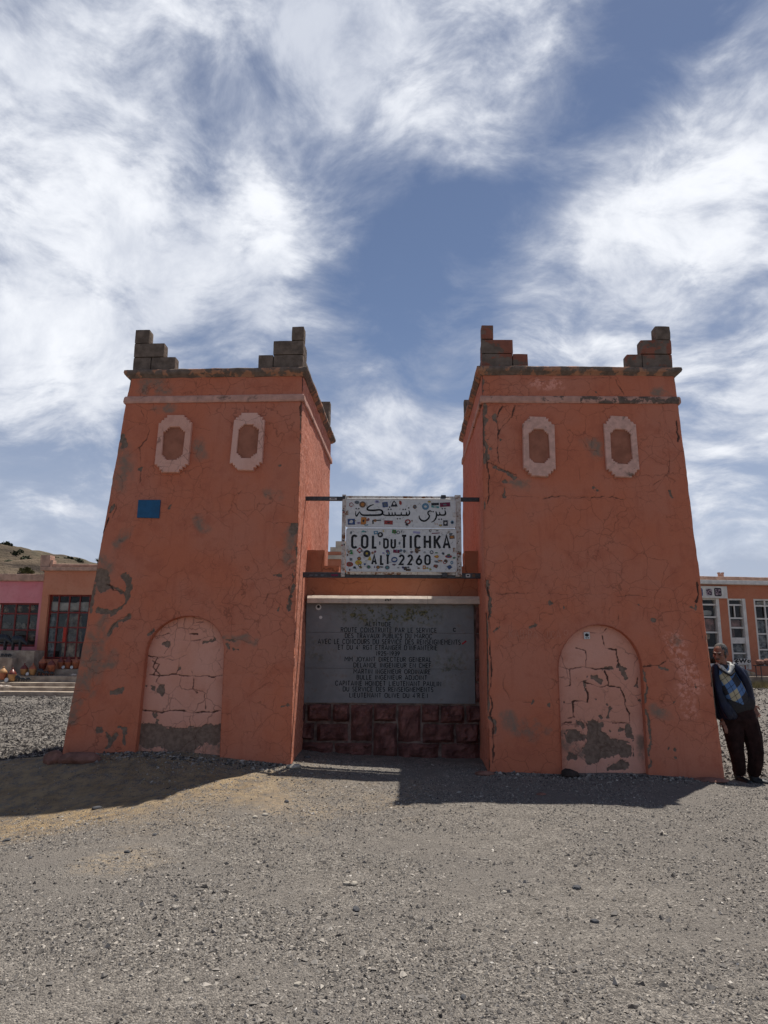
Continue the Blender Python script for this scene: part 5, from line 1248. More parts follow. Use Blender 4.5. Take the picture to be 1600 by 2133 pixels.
class Facade:
    def __init__(s, pl, root): s.pl = pl; s.root = root
    def box(s, name, a0, b0, a1, b1, d0, d1, mat, par=None, bv=0):
        o = pyd(name, fbox(s.pl, a0, b0, a1, b1, d0, d1), BOXF, mat)
        if bv: bevel(o, bv, 2)
        if par is None: reparent(o, s.root)
        elif par != 'free': o.parent = par; o.matrix_parent_inverse = Matrix.Identity(4) if par.type == 'MESH' else Matrix.Translation(par.location).inverted()
        return o
    def px(s, x, y, d=0): return s.pl.px(x, y, d)
    def wall(s, name, a0, b0, a1, b1, d0, d1, holes, mat):
        """wall slab with rectangular holes, as one mesh of boxes butted together"""
        us = sorted({a0, a1, *[h[0] for h in holes], *[h[2] for h in holes]}); vs = sorted({b0, b1, *[h[1] for h in holes], *[h[3] for h in holes]})
        us = [u for u in us if a0 <= u <= a1]; vs = [v for v in vs if b0 <= v <= b1]; V = []; idx = {}; Fc = []
        solid = lambda i, j: 0 <= i < len(us) - 1 and 0 <= j < len(vs) - 1 and not any(h[0] <= (us[i] + us[i + 1]) / 2 <= h[2] and h[1] <= (vs[j] + vs[j + 1]) / 2 <= h[3] for h in holes)
        def v(i, j, d):
            k = (i, j, d)
            if k not in idx: idx[k] = len(V); V.append(s.pl.w(us[i], vs[j], d))
            return idx[k]
        for i in range(len(us) - 1):
            for j in range(len(vs) - 1):
                if not solid(i, j): continue
                Fc.append((v(i, j, d0), v(i + 1, j, d0), v(i + 1, j + 1, d0), v(i, j + 1, d0))); Fc.append((v(i, j, d1), v(i, j + 1, d1), v(i + 1, j + 1, d1), v(i + 1, j, d1)))
                for (di, dj, e) in ((-1, 0, ((i, j), (i, j + 1))), (1, 0, ((i + 1, j + 1), (i + 1, j))), (0, -1, ((i + 1, j), (i, j))), (0, 1, ((i, j + 1), (i + 1, j + 1)))):
                    if not solid(i + di, j + dj): (p, q) = e; Fc.append((v(*p, d0), v(*q, d0), v(*q, d1), v(*p, d1)))
        o = pyd(name, V, Fc, mat); reparent(o, s.root); return o

# --- left: pink shop and orange shop on one frontage
LY = 27.2
LP = Plane((-12, LY, 0), (1, -.02, 0), (0, 0, 1))
ps = Facade(LP, thing('shop_building', 'pink-painted shop with wide red-barred window behind black rhino carvings', 'shop', (-14.2, LY, 0)))
osb = Facade(LP, thing('shop_building', 'orange-painted shop with tall red iron glazed door and pale parapet', 'shop', (-11.5, LY, 0)))
a_ = ps.px
pa0, pa1 = LP.px(-70, 1300)[0], LP.px(84, 1300)[0]; pz = LP.px(40, 1211)[1]
wx0, wx1, wz0, wz1 = LP.px(-62, 1300)[0], LP.px(80, 1300)[0] - .06, LP.px(40, 1347)[1], LP.px(40, 1256)[1]
ps.wall('wall', pa0, -.2, pa1, pz, 0, .3, [(wx0, wz0, wx1, wz1)], M['pink'])
V, Fc = rough_box(pa0 - .2, 0, 0, pa1 + .02, .6, LP.px(40, 1196)[1] - pz, 8, .02, .03, 3, 4.)
reparent(pyd('parapet', [LP.w(x, pz + z, -.12 + y) for x, y, z in V], Fc, M['coping']), ps.root)
ps.box('floor_slab', pa0, 1.0, pa1, 1.12, .31, 3.2, M['glassdark']); ps.box('back_wall', pa0, 1.12, pa1, pz - .02, 2.2, 2.3, M['glassdark']); ps.box('ceiling_slab', pa0, pz - .35, pa1, pz - .25, .31, 2.19, M['glassdark'])
def grid_bars(F, xs, zs, x0, x1, z0, z1, d, w, mat, par=None):
    for x in xs: F.box('window_bar', x - w / 2, z0, x + w / 2, z1, d, d + .03, mat, par)
    for z in zs: F.box('window_bar', x0, z - w / 2, x1, z + w / 2, d - .008, d + .022, mat, par)
def panes(F, xs, zs, d):
    for i in range(len(xs) - 1):
        for j in range(len(zs) - 1):
            F.box('pane', xs[i] + .002, zs[j] + .002, xs[i + 1] - .002, zs[j + 1] - .002, d, d + .004, M['glass'])
vx = [LP.px(-2, 1300)[0], LP.px(27, 1300)[0], LP.px(55.5, 1300)[0]]; hz = [LP.px(40, 1278)[1], LP.px(40, 1312)[1]]
grid_bars(ps, [wx0 + .03] + vx + [wx1 - .03], [wz0 + .05] + hz + [wz1 - .03], wx0, wx1, wz0, wz1, .10, .055, M['red_frame'])
panes(ps, [wx0 + .03] + vx + [wx1 - .03], [wz0 + .05] + hz + [wz1 - .03], .135)
# orange shop
oa0, oa1 = LP.px(84.5, 1300)[0], LP.px(330, 1300)[0]; oz = LP.px(140, 1190)[1]
dx0, dx1, dz0, dz1 = LP.px(98, 1300)[0], LP.px(205, 1300)[0], LP.px(120, 1373)[1], LP.px(140, 1239)[1]
osb.wall('wall', oa0, -.2, oa1, oz, -.10, .3, [(dx0, dz0, dx1, dz1)], M['shop_orange'])
V, Fc = rough_box(oa0 - .12, 0, 0, oa1, .6, LP.px(140, 1182)[1] - oz, 10, .012, .02, 4, 2.)
reparent(pyd('cornice', [LP.w(x, oz + z, -.22 + y) for x, y, z in V], Fc, M['coping']), osb.root); z1 = LP.px(140, 1182)[1]
V, Fc = rough_box(oa0 + .3, 0, 0, oa1, .3, LP.px(140, 1175)[1] - z1, 10, .03, .03, 3, 7.)
reparent(pyd('parapet', [LP.w(x, z1 + z, -.12 + y) for x, y, z in V], Fc, M['coping']), osb.root)
V, Fc = rough_box(LP.px(88, 1170)[0], 0, 0, LP.px(108, 1170)[0], .4, LP.px(96, 1157)[1] - z1, 5, .015, .02, 5, 9.)
reparent(pyd('corner_merlon', [LP.w(x, z1 + z, -.16 + y) for x, y, z in V], Fc, M['coping']), osb.root)
V, Fc = rough_box(LP.px(108.5, 1170)[0], 0, 0, LP.px(114, 1170)[0], .3, LP.px(96, 1167)[1] - z1, 4, .01, .02, 5, 10.)
reparent(pyd('corner_merlon', [LP.w(x, z1 + z, -.14 + y) for x, y, z in V], Fc, M['coping']), osb.root)
osb.box('floor_slab', oa0, dz0 - .1, oa1, dz0, .301, 3.2, M['glassdark']); osb.box('back_wall', oa0, dz0, oa1, oz - .02, 2.2, 2.3, M['glassdark']); osb.box('ceiling_slab', oa0, oz - .45, oa1, oz - .35, .301, 2.19, M['glassdark']); osb.box('side_wall', oa0, dz0, oa0 + .1, oz - .5, .302, 2.19, M['glassdark'])
vx = [LP.px(x, 1300)[0] for x in (117.5, 139.5, 161.5, 182)]; hz = [LP.px(140, y)[1] for y in (1276, 1307, 1338)]
grid_bars(osb, [dx0 + .03] + vx + [dx1 - .03], [dz0 + .05] + hz + [dz1 - .03], dx0, dx1, dz0, dz1, .04, .05, M['red_frame'])
M['red_bright'] = simple('bright_red_paint', (.48, .035, .015), .5, .1, 9, .05, .003, .35)
osb.box('door_handle_plate', LP.px(131, 1320)[0], LP.px(130, 1337)[1], LP.px(137, 1320)[0], LP.px(130, 1307)[1], .015, .0305, M['red_bright'])
panes(osb, [dx0 + .03] + vx + [dx1 - .03], [dz0 + .05] + hz + [dz1 - .03], .075)
# goods behind the glass
def slab_item(name, label, cat, pl, pts_px, d, th, mat, seed, grp=None):
    P = [pl.px(x, y, d) for x, y in pts_px]; P = densify(P, .12); jr2 = random.Random(seed); P = [(x + jr2.uniform(-.025, .025), z + jr2.uniform(-.025, .025)) for x, z in P]; n = len(P)
    c = (sum(p[0] for p in P) / n, sum(p[1] for p in P) / n)
    V = [pl.w(c[0] + (x - c[0]) * s, c[1] + (z - c[1]) * s, d + dd) for s, dd in ((.8, -.02), (1, .03), (1, th)) for x, z in P] + [pl.w(c[0], c[1], d - .04)]
    Fc = [(3 * n, (i + 1) % n, i) for i in range(n)] + [(r * n + i, r * n + (i + 1) % n, (r + 1) * n + (i + 1) % n, (r + 1) * n + i) for r in range(2) for i in range(n)] + [tuple(range(2 * n, 3 * n))]
    o = pyd(name, V, Fc, mat); tag(o, label, cat, grp); return o
slab_item('stone_slab', 'big tan upright stone slab behind the red door glass', 'slab', LP, [(124, 1340), (168, 1340), (170, 1279), (141, 1279), (133, 1300)], .22, .06, M['fossil'], 1)
slab_item('stone_slab', 'layered tan slab low behind the red door glass', 'slab', LP, [(126, 1370), (164, 1370), (166, 1315), (128, 1322)], .15, .04, M['fossil'], 2)
slab_item('pale_cloth', 'pale stretched cloth hanging inside above the red door', 'cloth', LP, [(100, 1273), (183, 1273), (184, 1255), (103, 1254)], .15, .04, M['cloth_white'], 3)
slab_item('grey_curtain', 'grey hanging cloth behind the side of the red door', 'curtain', LP, [(99, 1370), (112, 1370), (114, 1280), (100, 1280)], .15, .04, M['textile_grey'], 4)
for i, (x, y, w, h) in enumerate([(12, 1270, 14, 16), (38, 1268, 18, 15), (65, 1268, 16, 16), (12, 1304, 24, 17), (36, 1303, 16, 16), (50, 1304, 12, 14), (66, 1302, 14, 16), (66, 1328, 18, 16), (40, 1334, 16, 14), (20, 1336, 14, 12)]):
    n = 9; jr2 = random.Random(50 + i); pts = [(x + w / 2 * cos(2 * pi * k / n) * jr2.uniform(.75, 1.1), y - h / 2 * sin(2 * pi * k / n) * jr2.uniform(.75, 1.1)) for k in range(n)]
    slab_item('fossil_stone', 'rough tan display stone behind the pink shop window', 'stone', LP, pts, .20 + .012 * i, .05, M['fossil'], 60 + i, 'stones in the pink shop window')
for z in (LP.px(40, 1279, .5)[1], LP.px(40, 1313, .5)[1]): ps.box('shelf', wx0, z - .04, wx1, z - .005, .315, .85, M['glassdark'])
# the roof plant
pt = thing('roof_plant', 'small dark spiky plant rising from the orange shop roof', 'plant', tuple(LP.w(LP.px(193, 1175)[0], LP.px(193, 1175)[1], .4)))
mb = MB(); mb.tube([(0, 0, -.1), (.01, 0, .12), (.03, 0, .2)], [.012, .01, .008], 5); o = mb.build('stem', M['shrub'], pt)
V = []; Fc = []
for k in range(46):
    a = RNG.uniform(0, 2 * pi); e = RNG.uniform(.1, 1.5); L = RNG.uniform(.09, .2); d = Vector((cos(a) * cos(e), sin(a) * cos(e), sin(e))); w = d.orthogonal().normalized() * .014; b = Vector((.02, 0, .14)); i = len(V)
    V += [b + w, b - w, b + d * L]; Fc.append((i, i + 1, i + 2))
pyd('leaves', V, Fc, M['shrub'], pt)

# --- terraces and steps before the left shops
steps = thing('terrace_steps', 'broad weathered concrete steps and ledges before the pink and orange shops', 'steps', (-12, 25, 0))
def terrace(name, x0, x1, Y0, Y1, z0, z1, seed, mat=None):
    V, Fc = rough_box(x0, Y0, z0, x1, Y1, z1, 12, .022, .03, 2.2, seed); o = pyd(name, V, Fc, mat or M['concrete_pale']); reparent(o, steps); return o
tz = lambda px, py, Y: atY(px, py, Y).z
xe = -7.5
terrace('step', -19, xe, 24.45, 25.2, -.3, tz(100, 1441, 24.45), 1.); terrace('step', -19, xe, 24.9, 25.6, -.3, tz(100, 1431.5, 24.9), 2.); terrace('step', -19, xe, 25.35, 26.2, -.3, tz(100, 1422, 25.35), 3.)
zB2 = tz(100, 1408, 25.75); terrace('ledge', -19, xe, 25.75, 26.6, -.3, zB2, 4.)
zA2 = tz(150, 1394, 26.3); xA = atY(113, 1394, 26.3).x; terrace('ledge', xA, xe, 26.3, 27.05, -.3, zA2, 5.)
terrace('door_sill', atY(62, 1380, 26.8).x, xe, 26.75, 27.08, -.3, tz(120, 1376, 26.75), 6., M['shop_orange'])
xC = atY(46, 1380, 26.0).x; zC2 = tz(20, 1369, 25.95); terrace('ledge', -19, atY(25, 1380, 25.95).x, 25.95, 26.5, -.3, zC2, 7.)
zR = tz(20, 1354.5, 26.3); terrace('ledge', -19, atY(70, 1380, 26.3).x, 26.3, 27.08, -.3, zR, 8.)

# pots, carvings and shell plates
def tagine(px, py, Y, s, mats, label):
    p = atY(px, py, Y); t = thing('tagine_pot', label, 'pot', (p.x, Y, p.z), 'clay pots on the ledges')
    mb = MB(); mb.lathe([(r_ * .8, z_ * 1.2) for r_, z_ in [(.10 * s, 0), (.15 * s, .05 * s), (.19 * s, .19 * s), (.205 * s, .21 * s), (.195 * s, .225 * s), (.10 * s, .22 * s)]], (0, 0, 0), 18); mb.build('bowl', M[mats[0]], t, True)
    mb = MB(); mb.lathe([(r_ * .8, z_ * 1.2) for r_, z_ in [(.20 * s, .226 * s), (.205 * s, .24 * s), (.15 * s, .30 * s), (.085 * s, .355 * s), (.045 * s, .375 * s), (.028 * s, .385 * s), (.045 * s, .405 * s), (.04 * s, .43 * s), (.012 * s, .437 * s)]], (0, 0, 0), 18); mb.build('lid', M[mats[1]], t, True)
tg = [(126, 1393, 26.5, .85, ('clay', 'clay_dark'), 'lidded clay pot with dark red lid beside the door sill'), (141.5, 1393, 26.5, .85, ('clay', 'clay_dark'), 'second dark-lidded clay pot in the row along the door ledge'), (157, 1393, 26.5, .82, ('clay', 'clay'), 'pale-topped clay pot at the tower end of the door ledge'),
      (88, 1396, 26.15, .92, ('clay_dark', 'clay'), 'wide orange-lidded clay pot behind the largest small carving'), (106, 1400, 26.1, .9, ('clay', 'clay_dark'), 'wide dark-lidded clay pot with rounded bowl on the ledge'),
      (49, 1407, 25.95, .82, ('clay_tan', 'clay_dark'), 'tan bowl pot with dark red lid on the lower ledge'), (67, 1407, 25.95, .82, ('clay_tan', 'clay'), 'tan bowl pot with orange lid on the lower ledge'),
      (5, 1416, 25.6, .88, ('clay', 'clay_tan'), 'clay pot with tan lid standing beside the pale heap'), (24, 1419, 25.6, .88, ('clay_tan', 'clay_dark'), 'tan clay pot with dark lid above the shell plates')]
for q in tg: tagine(*q)
def beast(px, py, Y, s, label, grp, facing=1):
    """carved rhinoceros: continuous body with head, horn, ears and four legs"""
    p = atY(px, py, Y); t = thing('rhino_carving', label, 'carving', (p.x, Y, p.z), grp); f = facing
    mb = MB(); mb.ell((0, 0, .50), (.40, .19, .22)); mb.ell((-.22 * f, 0, .50), (.22, .185, .22)); mb.ell((.26 * f, 0, .50), (.18, .17, .20)); mb.cap((.36 * f, 0, .47), (.62 * f, 0, .33), .15, .085); mb.cap((.60 * f, 0, .33), (.70 * f, 0, .27), .085, .06)
    mb.cap((.70 * f, 0, .33), (.76 * f, 0, .46), .035, .008); mb.cap((.62 * f, 0, .40), (.65 * f, 0, .47), .025, .008)
    for sy in (-1, 1): mb.cap((.44 * f, .07 * sy, .55), (.42 * f, .10 * sy, .63), .03, .012)
    for lx in (-.26, .24):
        for sy in (-1, 1): mb.cap((lx * f, .10 * sy, .40), (lx * f * 1.02, .10 * sy, .04), .080, .052); 
    mb.cap((-.42 * f, 0, .55), (-.47 * f, 0, .36), .02, .012)
    o = mb.build('body', M['blackwood'], t, True); o.scale = (s * .60, s * .60, s * .86)
beast(34, 1354, 26.6, .86, 'large black rhino carving whole in view before the pink shop window', 'black rhino carvings'); beast(2, 1354, 26.6, .95, 'large black rhino carving cut by the end of the concrete ledge', 'black rhino carvings')
for i, (px, py, Y, s, lb) in enumerate([(82, 1407.5, 25.85, .40, 'medium black animal carving on the ledge before the wide pots'), (96.5, 1407.5, 25.85, .26, 'small black carving next to the medium one on the ledge'), (107.5, 1407.5, 25.85, .22, 'smallest black carving ending the row on the ledge'),
                                (36, 1420, 25.5, .34, 'medium black carving on the step below the tan pots'), (47.5, 1420, 25.5, .23, 'small black carving between two others on the step'), (58, 1420, 25.5, .24, 'small black carving ending the row on the step'),
                                (4, 1368.5, 26.1, .20, 'tiny black carving on the ledge under the big rhinos'), (12, 1368.5, 26.1, .2, 'tiny black carving on the ledge under the big rhinos'), (19.5, 1368.5, 26.1, .2, 'tiny black carving on the ledge under the big rhinos')]):
    beast(px, py, Y, s, lb, 'small black carvings on the ledges')
for i, (px, py, Y, r, lb) in enumerate([(56.5, 1407, 25.85, .055, 'white shell plate leaning between the two tan bowl pots'), (13, 1420.5, 25.5, .07, 'white shell plate leaning beside the dark-lidded tan pot'), (131.5, 1393, 26.42, .055, 'white disc leaning between dark-lidded pots by the door'), (149, 1393, 26.42, .055, 'white disc leaning by the pale-topped pot')]):
    p = atY(px, py, Y); mb = MB(); n = 14
    mb.add([(r * cos(2 * pi * k / n), (-.01 if q else .0) + .25 * r * sin(2 * pi * k / n), r + r * sin(2 * pi * k / n)) for q in (0, 1) for k in range(n)], [tuple(range(n)), tuple(range(n, 2 * n))[::-1]] + [(k, n + k, n + (k + 1) % n, (k + 1) % n) for k in range(n)])
    o = mb.build('shell_plate', M['stk_white']); o.location = (p.x, Y, p.z); tag(o, lb, 'plate')
M['shells'] = simple('pale_shell', (.55, .48, .42), .8, .2, 15, .2)
for i in range(16):
    p = atY(random.uniform(-4, 24), random.uniform(1427, 1431), 25.05 + random.uniform(0, .2)); r = random.uniform(.035, .06)
    o = rock('shell_piece', (p.x, p.y, tz(10, 1431.5, 24.9) + r * .45), (r * 1.3, r, r * .7), 200 + i, M['shells'], 1); o.rotation_euler.z = i; tag(o, 'small pale shell piece in the heap on the lower step', 'shell', 'heap of pale shells')
for i, (px, py) in enumerate([(156, 1404), (152, 1405), (30, 1404), (36, 1405)]):
    p = atY(px, py, 25.9); o = rock('shell_piece', (p.x, 25.9, zB2 + .035), (.07, .05, .045), 230 + i, M['shells'], 1); tag(o, 'pale shell lump on the ledge among the clay pots', 'shell', 'pale shells among the pots')

# --- building glimpsed between the towers
BP = Plane((0, 30, 0), (1, 0, 0), (0, 0, 1))
bb_ = Facade(BP, thing('roadside_building', 'orange building with cream bands and stepped cream merlon behind the sign', 'building', (0, 30, 0)))
x0, x1 = BP.px(655, 1160)[0], BP.px(935, 1160)[0]; zt_ = BP.px(700, 1149)[1]
bb_.box('wall', x0, -.3, x1, zt_, 0, 5, M['shop_orange2'])
bb_.box('cream_band', x0 - .05, BP.px(700, 1165)[1], x1 + .05, BP.px(700, 1157)[1], -.08, .3, M['cream'])
for i, (a, b, y) in enumerate(((688, 760, 1139.5), (699, 750, 1127))):
    bb_.box('merlon_step', BP.px(a, 1140)[0], zt_ if i == 0 else BP.px(700, 1139.5)[1] + .002, BP.px(b, 1140)[0], BP.px(700, y)[1], .02 + .01 * i, .5, M['cream'])

# --- right shop
RP = Plane((13, 27, 0), (1, .10, 0), (0, 0, 1))
rs = Facade(RP, thing('shop_building', 'orange shop with white-framed display windows and emblem board under flat roof', 'shop', (14, 27, 0)))
Z9 = (1440, 1190, 9.275)
def r9(x, y, d=0): return RP.px(Z9[0] + x / Z9[2], Z9[1] + y / Z9[2], d)
ra0, ra1 = RP.px(1330, 1300)[0], RP.px(1720, 1300)[0]; rz = r9(700, 262)[1]; zf = RP.px(1560, 1407)[1]
wins = [(r9(90, 540)[0], r9(530, 540)[0], r9(400, 1900)[1]), (r9(695, 540)[0], r9(1040, 540)[0], r9(960, 1895)[1]), (r9(1200, 540)[0], r9(1700, 540)[0], r9(1300, 1830)[1])]
wtop = r9(700, 525)[1]
rs.wall('wall', ra0, -.2, ra1, rz, 0, .3, [(w[0], w[2], w[1], wtop) for w in wins], M['shop_orange2'])
rs.box('cornice', ra0, rz + .002, ra1, r9(700, 185)[1], -.22, .35, M['white_frame'], None, .02)
V, Fc = rough_box(ra0, 0, 0, ra1, .4, r9(700, 105)[1] - r9(700, 185)[1], 12, .02, .02, 2, 3.); zq = r9(700, 185)[1] + .002
reparent(pyd('parapet', [RP.w(x, zq + z, -.05 + y) for x, y, z in V], Fc, M['coping']), rs.root)
c = RP.px(1507, 1198)
mb = MB(); mb.add(fbox(RP, c[0] - .08, c[1] - .06, c[0] + .08, c[1] + .07, .1, .25), BOXF); 
for k in (-1, 1): mb.add(fbox(RP, c[0] + k * .075 - .035, c[1] + .071, c[0] + k * .075 + .035, c[1] + .12, .12, .23), BOXF)
o = mb.build('roof_ornament', M['coping']); reparent(o, rs.root)
rs.box('back_wall', ra0, zf, ra1, rz - .1, 1.5, 1.6, M['glassdark']); rs.box('ceiling_slab', ra0, wtop + .06, ra1, wtop + .16, .301, 1.49, M['glassdark']); rs.box('floor_slab', ra0, zf - .12, ra1, zf - .02, .301, 1.49, M['glassdark'])
spec = [([r9(225, 700)[0]], [650, 890, 1185, 1480]), ([], [650, 905, 1090, 1585]), ([r9(1440, 700)[0]], [660, 910, 1205, 1510])]
for (a, b, zb), (vxs, hys) in zip(wins, spec):
    fr = .075
    rs.box('window_frame', a, zb, a + fr, wtop, .02, .16, M['white_frame']); rs.box('window_frame', b - fr * 1.6, zb, b, wtop, -.01, .22, M['white_frame']); rs.box('window_frame', a + fr, wtop - .06, b - fr * 1.6, wtop, .02, .16, M['white_frame']); rs.box('window_sill', a + fr, zb, b - fr * 1.6, zb + .22, .02, .16, M['white_frame'])
    zs = [r9(900, y)[1] for y in hys]
    for z in zs: rs.box('window_bar', a + fr, z - .03, b - fr * 1.6, z + .03, .05, .10, M['white_frame'])
    for x in vxs: rs.box('window_bar', x - .025, zs[-1], x + .025, wtop - .06, .042, .092, M['white_frame'])
    xs = [a + fr] + vxs + [b - fr * 1.6]; zz_ = sorted([zb + .22] + zs + [wtop - .06])
    panes(rs, xs, zz_, .12)
x = r9(855, 760)[0]; rs.box('window_bar', x - .02, r9(900, 905)[1] + .03, x + .02, r9(900, 650)[1] - .03, .055, .095, M['white_frame'])
a, b = wins[1][0] + .08, wins[1][1] - .12
rs.box('notice_board', a, r9(900, 1395)[1], b, r9(900, 1280)[1], .03, .115, M['white_frame'])
sh = [(a, b, 930, 1075, 'textile', 'folded pink textile on the upper shelf of the middle window', 'textile'), (a, b - .3, 1110, 1265, 'textile', 'folded pink textile on the lower shelf of the middle window', 'textile'), (a, b, 1410, 1575, 'textile_grey', 'grey goods heaped under the notice board window', 'goods'), (a, b, 1600, 1700, 'textile_grey', 'grey goods at the foot of the middle window', 'goods'),
      (wins[2][0] + .1, wins[2][0] + 1.2, 940, 1180, 'textile_grey', 'grey patterned goods on the upper shelf of the end window', 'goods'), (wins[2][0] + .1, wins[2][0] + 1.9, 1230, 1490, 'textile_grey', 'grey striped goods in the centre of the end window', 'goods'), (wins[2][0] + .1, wins[2][0] + 1.9, 1540, 1800, 'textile_grey', 'grey patterned rug at the foot of the end window', 'rug'), (wins[2][0] + .25, wins[2][0] + .85, 570, 640, 'cloth_white', 'pale carved piece at the top of the end window', 'carving'),
      (wins[0][1] - .95, wins[0][1] - .2, 760, 870, 'cloth_white', 'pale wares in the upper window beside the emblem board', 'wares'), (wins[0][1] - .9, wins[0][1] - .15, 920, 1165, 'textile', 'brown hanging kilim in the window near the man', 'kilim'), (wins[0][1] - .9, wins[0][1] - .35, 1210, 1330, 'fossil', 'tan carved object in the window above the man', 'carving')]
for i, (x0, x1, y0, y1, mt, lb, ct) in enumerate(sh):
    z0_, z1_ = r9(900, y1)[1], r9(900, y0)[1]; V, Fc = rough_box(x0, 0, 0, x1, .3, z1_ - z0_, 7, .05, .06, 4, i * 5.)
    o = pyd('display_goods', [RP.w(x, z0_ + z, .18 + y * .5) for x, y, z in V], Fc, M[mt]); tag(o, lb, ct)
# emblem board
A = r9(20, 515, -.05); B = r9(680, 292, -.05)
board = pyd('emblem_board', fbox(RP, A[0], A[1], B[0], B[1], -.09, -.01), BOXF, M['white_frame']); bevel(board, .01, 1); tag(board, 'white board with three dark rounded patterned emblems above the shop window', 'sign')
M['emb'] = flaked('emblem_pattern', (.40, .30, .33), (.05, .03, .05), .5, 16, .7, .03, .05)
for (x, y, w, h, base) in ((155, 402, 138, 150, 's_b'), (345, 402, 145, 160, 's_w'), (515, 402, 145, 160, 's_k')):
    c = r9(x, y, -.09); k = 1 / 9.275 / 1479 * 27.4; R0 = rounded(c[0] - w / 2 * k, c[1] - h / 2 * k, c[0] + w / 2 * k, c[1] + h / 2 * k, .06); o = pyd('emblem', [RP.w(p[0], p[1], -.093) for p in R0], [tuple(range(len(R0)))], M[base]); o.parent = board
    mb = MB(); R1 = rounded(c[0] - w * .38 * k, c[1] - h * .38 * k, c[0] + w * .38 * k, c[1] + h * .38 * k, .05); mb.add([RP.w(p[0], p[1], -.096) for p in R1], [tuple(range(len(R1)))]); o2 = mb.build('emblem_pattern', M['emb']); o2.parent = o
    if base == 's_k':
        mb = MB(); sp_ = [(c[0] + .012 * t * cos(t * 1.1) * 1.0, c[1] + .012 * t * sin(t * 1.1)) for t in np.linspace(.5, 9, 40)]; ribbon(mb, sp_, .014, lambda x, y_, d: RP.w(x, y_, d), -.098); o2 = mb.build('emblem_pattern', M['s_k']); o2.parent = o
# arrow sign with WC
ax = [r9(800, 1745, -.12), r9(905, 1685, -.12), r9(1150, 1690, -.12), r9(1150, 1800, -.12), r9(900, 1810, -.12)]
arw = pyd('arrow_sign', [RP.w(p[0], p[1], d) for d in (-.12, -.09) for p in ax], [(4, 3, 2, 1, 0), (5, 6, 7, 8, 9)] + [(i, (i + 1) % 5, 5 + (i + 1) % 5, 5 + i) for i in range(5)], M['white_frame']); tag(arw, 'white arrow board lettered in black pointing along the shop front', 'sign')
mb = MB(); pf = lambda x, y_, d: RP.w(x, y_, d); L9 = lambda *p: [r9(x, y, -.121) for x, y in p]
ribbon(mb, L9((850, 1742), (922, 1738)), .045, pf, -.123); ribbon(mb, L9((905, 1695), (850, 1742), (905, 1790)), .045, pf, -.1235)
ribbon(mb, L9((925, 1690), (965, 1755), (1000, 1700), (1030, 1755), (1065, 1690)), .05, pf, -.124); ribbon(mb, L9((1125, 1718), (1098, 1722), (1092, 1745), (1105, 1760), (1128, 1758)), .04, pf, -.1245); ribbon(mb, L9((1140, 1715), (1140, 1762)), .03, pf, -.1242)
o = mb.build('lettering', M['black']); o.parent = arw
rs.box('arrow_post', r9(1010, 1820)[0] - .02, zf, r9(1010, 1820)[0] + .02, r9(1010, 1811)[1], -.115, -.09, M['red_frame'])
# platform before the right shop
V, Fc = rough_box(ra0, -.2, .0, ra1, 1.2, zf + .3, 12, .02, .03, 2, 5.)
pf_ = pyd('shop_platform', [RP.w(x, -.3 + z, -1.2 + y) for x, y, z in V], Fc, M['concrete_pale']); tag(pf_, 'low concrete platform in front of the white-framed shop', 'platform')
for i, (px, py, r, mt) in enumerate([(1553, 1404, (.22, .12, .14), 'rock_pale'), (1563, 1405, (.16, .12, .12), 'fossil'), (1546, 1405, (.12, .1, .09), 'rock_pale')]):
    p = RP.w(*RP.px(px, py, -.8), -.8); o = rock('display_rock', (p.x, p.y, zf + r[2] * .5), r, 300 + i, M[mt]); tag(o, ['pale broken mineral rock on the shop platform behind the man', 'tan angular mineral rock on the shop platform', 'small pale mineral rock next to the broken one'][i], 'rock')
st_ = thing('iron_stand', 'thin dark iron stand carrying pale rose-coloured rocks before the end window', 'stand', tuple(RP.w(RP.px(1597, 1425, -1.6)[0], gz(15.5, 25.4), -1.6)))
for dx, dy in ((-.22, -.15), (.3, -.15), (-.22, .2), (.3, .2)): mb = MB(); mb.tube([(dx, dy, -.05), (dx, dy, .72)], .016, 6); mb.build('leg', M['steel'], st_)
mb = MB(); mb.box(-.28, -.22, .72, .4, .28, .75); mb.build('top', M['steel'], st_)
for i, (dx, r) in enumerate(((-.15, .15), (.12, .17), (.32, .12))):
    o = rock('mineral_rock', (st_.location.x + dx, st_.location.y, st_.location.z + .75 + r * .55), (r, r * .8, r * .75), 320 + i, M['rock_pink']); tag(o, 'rose-coloured rough mineral on the thin iron stand', 'rock', 'minerals on the iron stand')
# dry grass at the platform foot
V = []; Fc = []
for k in range(1500):
    px = random.uniform(1500, 1606); p = atY(px, 1432, 24.6 + random.uniform(0, .9)); b = Vector((p.x, p.y, gz(p.x, p.y) - .01)); h_ = random.uniform(.06, .24) * (1.3 if px > 1570 else .7); t = Vector((random.gauss(0, .06), random.gauss(0, .06), h_)); w = Vector((.008, 0, 0)); i = len(V)
    V += [b - w, b + w, b + t]; Fc.append((i, i + 1, i + 2))
M['drygrass'] = simple('dry_grass', (.30, .25, .12), .9, .25, 4, 0)
gr = pyd('dry_grass', V, Fc, M['drygrass']); tag(gr, 'dry yellow grass along the foot of the shop platform', 'grass', kind='stuff')
